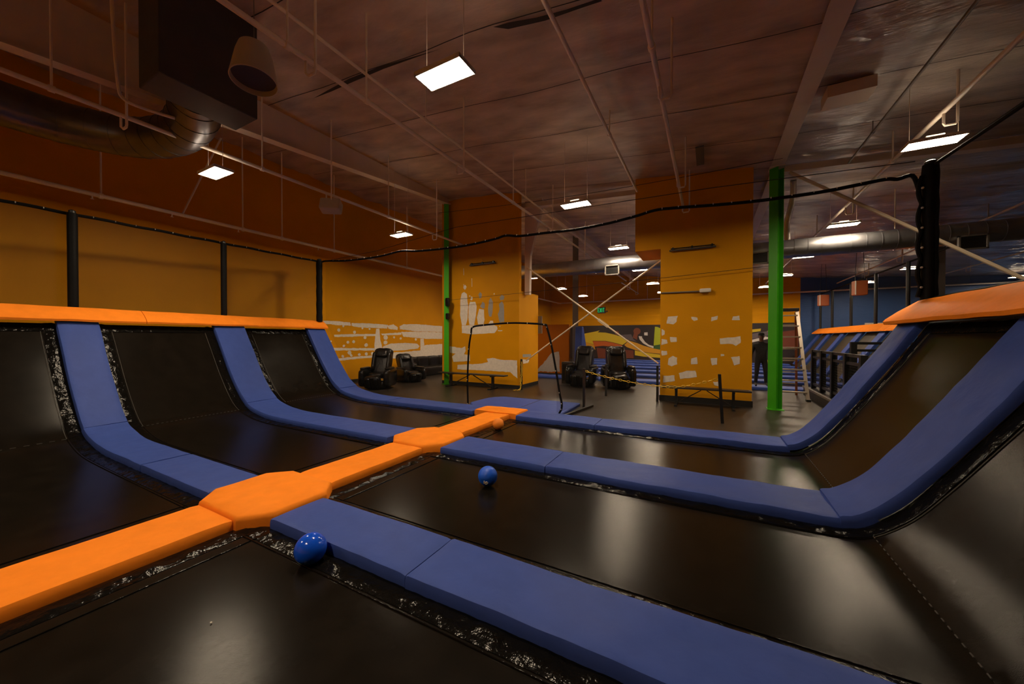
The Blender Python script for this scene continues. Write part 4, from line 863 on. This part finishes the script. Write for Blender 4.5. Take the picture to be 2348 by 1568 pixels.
fn = empty('safety_net', 'black netting with tall posts above the far orange pads', 'net', (0, 0, 0))
mb = MB(); mb.grid(lambda u, v: (5.95, 14+14.4*u, 2.2+2.05*v), 8, 2); mb.build('mesh', M['netthin'], fn, fix=False)
mb = MB(); mb.tube([(5.95, 14, 4.22), (5.95, 28.4, 4.34)], .03, 6); mb.build('top_border', M['blackpad'], fn)
for y in (17.2, 19.9, 22.8, 25.8, 28.2):
    mb = MB(); mb.tube([(5.9, y, 2.2), (5.9, y, 4.25)], .06, 8); mb.build('post', M['black'], fn)
tag(MB().bar((6.6, 17.3, 0), (6.6, 17.3, 5.2), .3, .3).build('steel_post', M['grey'], smooth=False), 'thick dark grey post rising behind the far netting near the corner post', 'post')
hb = MB(); hb.b2((7.0, 24.9, 2.35), (14, 25.0, 2.45)); tag(hb.build('rail', M['pipe'], smooth=False), 'pale horizontal rail in front of the far blue wall', 'rail')
for i, (x, y, z, s_, lb) in enumerate(((5.0, 18.4, 3.56, .62, 'larger orange box shade hanging over the far slopes'), (5.0, 23.4, 3.55, .62, 'smaller orange box shade hanging over the far slopes'))):
    root = empty('hanging_shade', lb, 'shade', (x, y, z), R(10), 'hanging orange boxes')
    MB().b2((-.32*s_, -.14, -.44*s_), (.32*s_, .14, .44*s_)).build('box', M['boxo'] if 'boxo' in M else O, root, smooth=False, bevel=.03)
    o = MB().b2((-.33*s_, -.13, -.42*s_), (-.28*s_, -.15, .42*s_)).build('edge_trim', M['white'], root, smooth=False); o['label'] = 'pale side edge'
    for q in (-.15, .15): MB().tube([(q, 0, .44*s_), (q*.5, 0, cz(x)-z-.05)], .008, 5).build('hanging_wire', M['black'], root)
bs = MB(); bs.prism([(14.9, 0), (16.4, 0), (15.3, 2.15), (15.1, 2.15)], lambda u, v, w: (-5.05+w, u, v), .3)
tag(bs.build('end_pad', B, smooth=False, bevel=.03), 'dark blue end pad standing beside the dark grey steel post', 'pad')
ws = empty('wall_speaker', 'dark box speaker high on the left wall beyond the partition', 'speaker', (-11.45, 17.2, 3.35))
MB().rbox((0, 0, 0), (.4, .5, .6), .15).build('cabinet', M['plastic'], ws); MB().b2((-.24, -.05, -.05), (-.15, .05, .05)).build('bracket', M['black'], ws)
pn = MB(); pn.b2((-5.47, 12.1, 1.82), (-5.30, 12.14, 2.45)); tag(pn.build('notice_board', M['grey'], smooth=False), 'narrow dark grey board at the back edge of the low wing wall', 'board')
cp = MB(); cp.b2((1.62, 7.45, 5.44), (2.2, 7.85, 5.62)); tag(cp.build('junction_panel', M['steel'], smooth=False), 'cream flat box fixed under the ceiling right of the overhead beam', 'box')
# ------------------------------------------------------------------ person
def make_person():
    root = empty('person', 'person in dark clothes and cap standing between the pier wall and green column', 'person', (1.50, 14.35, .1))
    J = {'pel': (0, 0, .96, .155, .12), 'sp1': (0, .0, 1.14, .16, .12), 'ch': (0, .0, 1.34, .18, .125), 'nk0': (0, .01, 1.47, .085, .07), 'nk': (0, -.005, 1.55, .055, .058), 'hd0': (0, -.02, 1.62, .068, .078), 'hd1': (0, -.015, 1.70, .078, .096), 'hd2': (0, -.01, 1.775, .06, .075)}
    E = [('pel', 'sp1'), ('sp1', 'ch'), ('ch', 'nk0'), ('nk0', 'nk'), ('nk', 'hd0'), ('hd0', 'hd1'), ('hd1', 'hd2')]
    for s_, n in ((-1, 'r'), (1, 'l')):
        J['hip'+n] = (s_*.10, 0, .88, .10, .10); J['kn'+n] = (s_*.13, -.02, .48, .068, .07); J['an'+n] = (s_*.15, .02, .10, .045, .05); J['ft'+n] = (s_*.17, -.10, .045, .045, .035); J['toe'+n] = (s_*.18, -.19, .035, .04, .028)
        E += [('pel', 'hip'+n), ('hip'+n, 'kn'+n), ('kn'+n, 'an'+n), ('an'+n, 'ft'+n), ('ft'+n, 'toe'+n)]
        J['sh'+n] = (s_*.20, .01, 1.40, .078, .075)
        el = (s_*.29, .02, 1.13) if s_ > 0 else (s_*.27, .03, 1.12); wr = (s_*.33, -.12, .92) if s_ > 0 else (s_*.30, -.02, .86)
        J['el'+n] = (*el, .048, .048); J['wr'+n] = (*wr, .030, .030)
        d = (Vector(wr)-Vector(el)).normalized(); pm = Vector(wr)+d*.07; J['pm'+n] = (*pm, .038, .026)
        E += [('ch', 'sh'+n), ('sh'+n, 'el'+n), ('el'+n, 'wr'+n), ('wr'+n, 'pm'+n)]
        sd = d.cross(Vector((1, 0, 0))).normalized()
        for q in range(4):
            a = pm+d*.03+sd*(.027-.018*q); b = a+d*(.036, .042, .04, .03)[q]; c_ = b+d*.022+Vector((-s_*.014, 0, 0))
            for t_, p_ in (('a', a), ('b', b), ('c', c_)): J['f%d%s%s' % (q, t_, n)] = (*p_, .0088, .0088)
            E += [('pm'+n, 'f%da%s' % (q, n)), ('f%da%s' % (q, n), 'f%db%s' % (q, n)), ('f%db%s' % (q, n), 'f%dc%s' % (q, n))]
        a = Vector(wr)+d*.04+sd*.035; b = a+d*.03+sd*.022
        J['ta'+n] = (*a, .010, .010); J['tb'+n] = (*b, .009, .009); E += [('wr'+n, 'ta'+n), ('ta'+n, 'tb'+n)]
    ks = list(J); me = bpy.data.meshes.new('body'); me.from_pydata([J[k][:3] for k in ks], [(ks.index(a), ks.index(b)) for a, b in E], [])
    o = bpy.data.objects.new('body', me); C.objects.link(o)
    sk = o.modifiers.new('skin', 'SKIN'); sk.use_smooth_shade = True
    sv = me.skin_vertices[0].data
    for k, v in zip(ks, sv): v.radius = J[k][3:5]; v.use_root = (k == 'pel')
    sb = o.modifiers.new('sub', 'SUBSURF'); sb.levels = 2; sb.render_levels = 2
    dg = bpy.context.evaluated_depsgraph_get(); m2 = bpy.data.meshes.new_from_object(o.evaluated_get(dg))
    bpy.data.objects.remove(o); m2.name = 'body'
    for q in ('skin', 'cloth', 'plastic'): m2.materials.append(M[q])
    for v in m2.vertices:
        if v.co.z > 1.6 and abs(v.co.x) < .02 and v.co.y < -.07 and 1.64 < v.co.z < 1.70: v.co.y -= .022
    for p in m2.polygons:
        c = p.center; p.use_smooth = True
        hand = (c.x > .3 and c.z < .93) or (c.x < -.28 and c.z < .87)
        p.material_index = 0 if (c.z > 1.53 or (hand and c.z > .6)) else (2 if c.z < .085 else 1)
    o = bpy.data.objects.new('body', m2); C.objects.link(o); o.parent = root
    cp_ = MB(); cp_.lathe([(.092, 1.735), (.096, 1.77), (.085, 1.815), (.05, 1.84), (.004, 1.845)], 24, 0, Matrix.Translation((0, -.01, 0)) @ Matrix.Diagonal((.95, 1.12, 1, 1)), close=False)
    cp_.prism([(-.075, -.08), (-.06, -.16), (0, -.185), (.06, -.16), (.075, -.08)], lambda u, v, w: (u, v, 1.735+w+.1*(v+.08)), .010)
    cp_.build('cap', M['cloth'], root)
    for s_ in (-1, 1): MB().rbox((s_*.083, .005, 1.69), (.02, .04, .06), .7, n=8).build('ear', M['skin'], root)
    for s_ in (-1, 1): MB().rbox((s_*.03, -.098, 1.705), (.022, .014, .012), .9, n=6).build('eye', M['plastic'], root)
    MB().rbox((0, -.098, 1.625), (.05, .014, .012), .9, n=6).build('mouth', M['skin'], root)
    return root
pn_ = make_person(); pn_.rotation_euler = (0, 0, R(8)); pn_.scale = (.96, .96, .95)
# ------------------------------------------------------------------ camera, world, view
cam = bpy.data.cameras.new('camera'); co = bpy.data.objects.new('camera', cam); C.objects.link(co)
cam.sensor_fit = 'HORIZONTAL'; cam.sensor_width = 36; cam.lens = 838.25/2348*36; cam.clip_start = .05; cam.clip_end = 200
ya, pi_, ro = R(28.315), R(.594), R(.072)
fw = Vector((-math.sin(ya)*math.cos(pi_), math.cos(ya)*math.cos(pi_), -math.sin(pi_))); r = Vector((math.cos(ya), math.sin(ya), 0)); u = r.cross(fw)
r2 = r*math.cos(ro)+u*math.sin(ro); u2 = -r*math.sin(ro)+u*math.cos(ro); bkv = -fw
co.matrix_world = Matrix(((r2.x, u2.x, bkv.x, 0), (r2.y, u2.y, bkv.y, 0), (r2.z, u2.z, bkv.z, 1.65), (0, 0, 0, 1)))
S_ = bpy.context.scene; S_.camera = co
w = bpy.data.worlds.new('world'); S_.world = w; w.use_nodes = True
w.node_tree.nodes['Background'].inputs['Color'].default_value = (0, 0, 0, 1); w.node_tree.nodes['Background'].inputs['Strength'].default_value = 0
vs_ = S_.view_settings; vs_.view_transform = 'Standard'; vs_.look = 'None'; vs_.gamma = 1; vs_.use_curve_mapping = False; vs_.exposure = EXPO
cy = S_.cycles; cy.use_denoising = True; cy.max_bounces = 7; cy.diffuse_bounces = 4; cy.glossy_bounces = 3; cy.transparent_max_bounces = 12
cy.sample_clamp_indirect = 8; cy.use_light_tree = True; cy.adaptive_threshold = .015; cy.caustics_reflective = False; cy.caustics_refractive = False
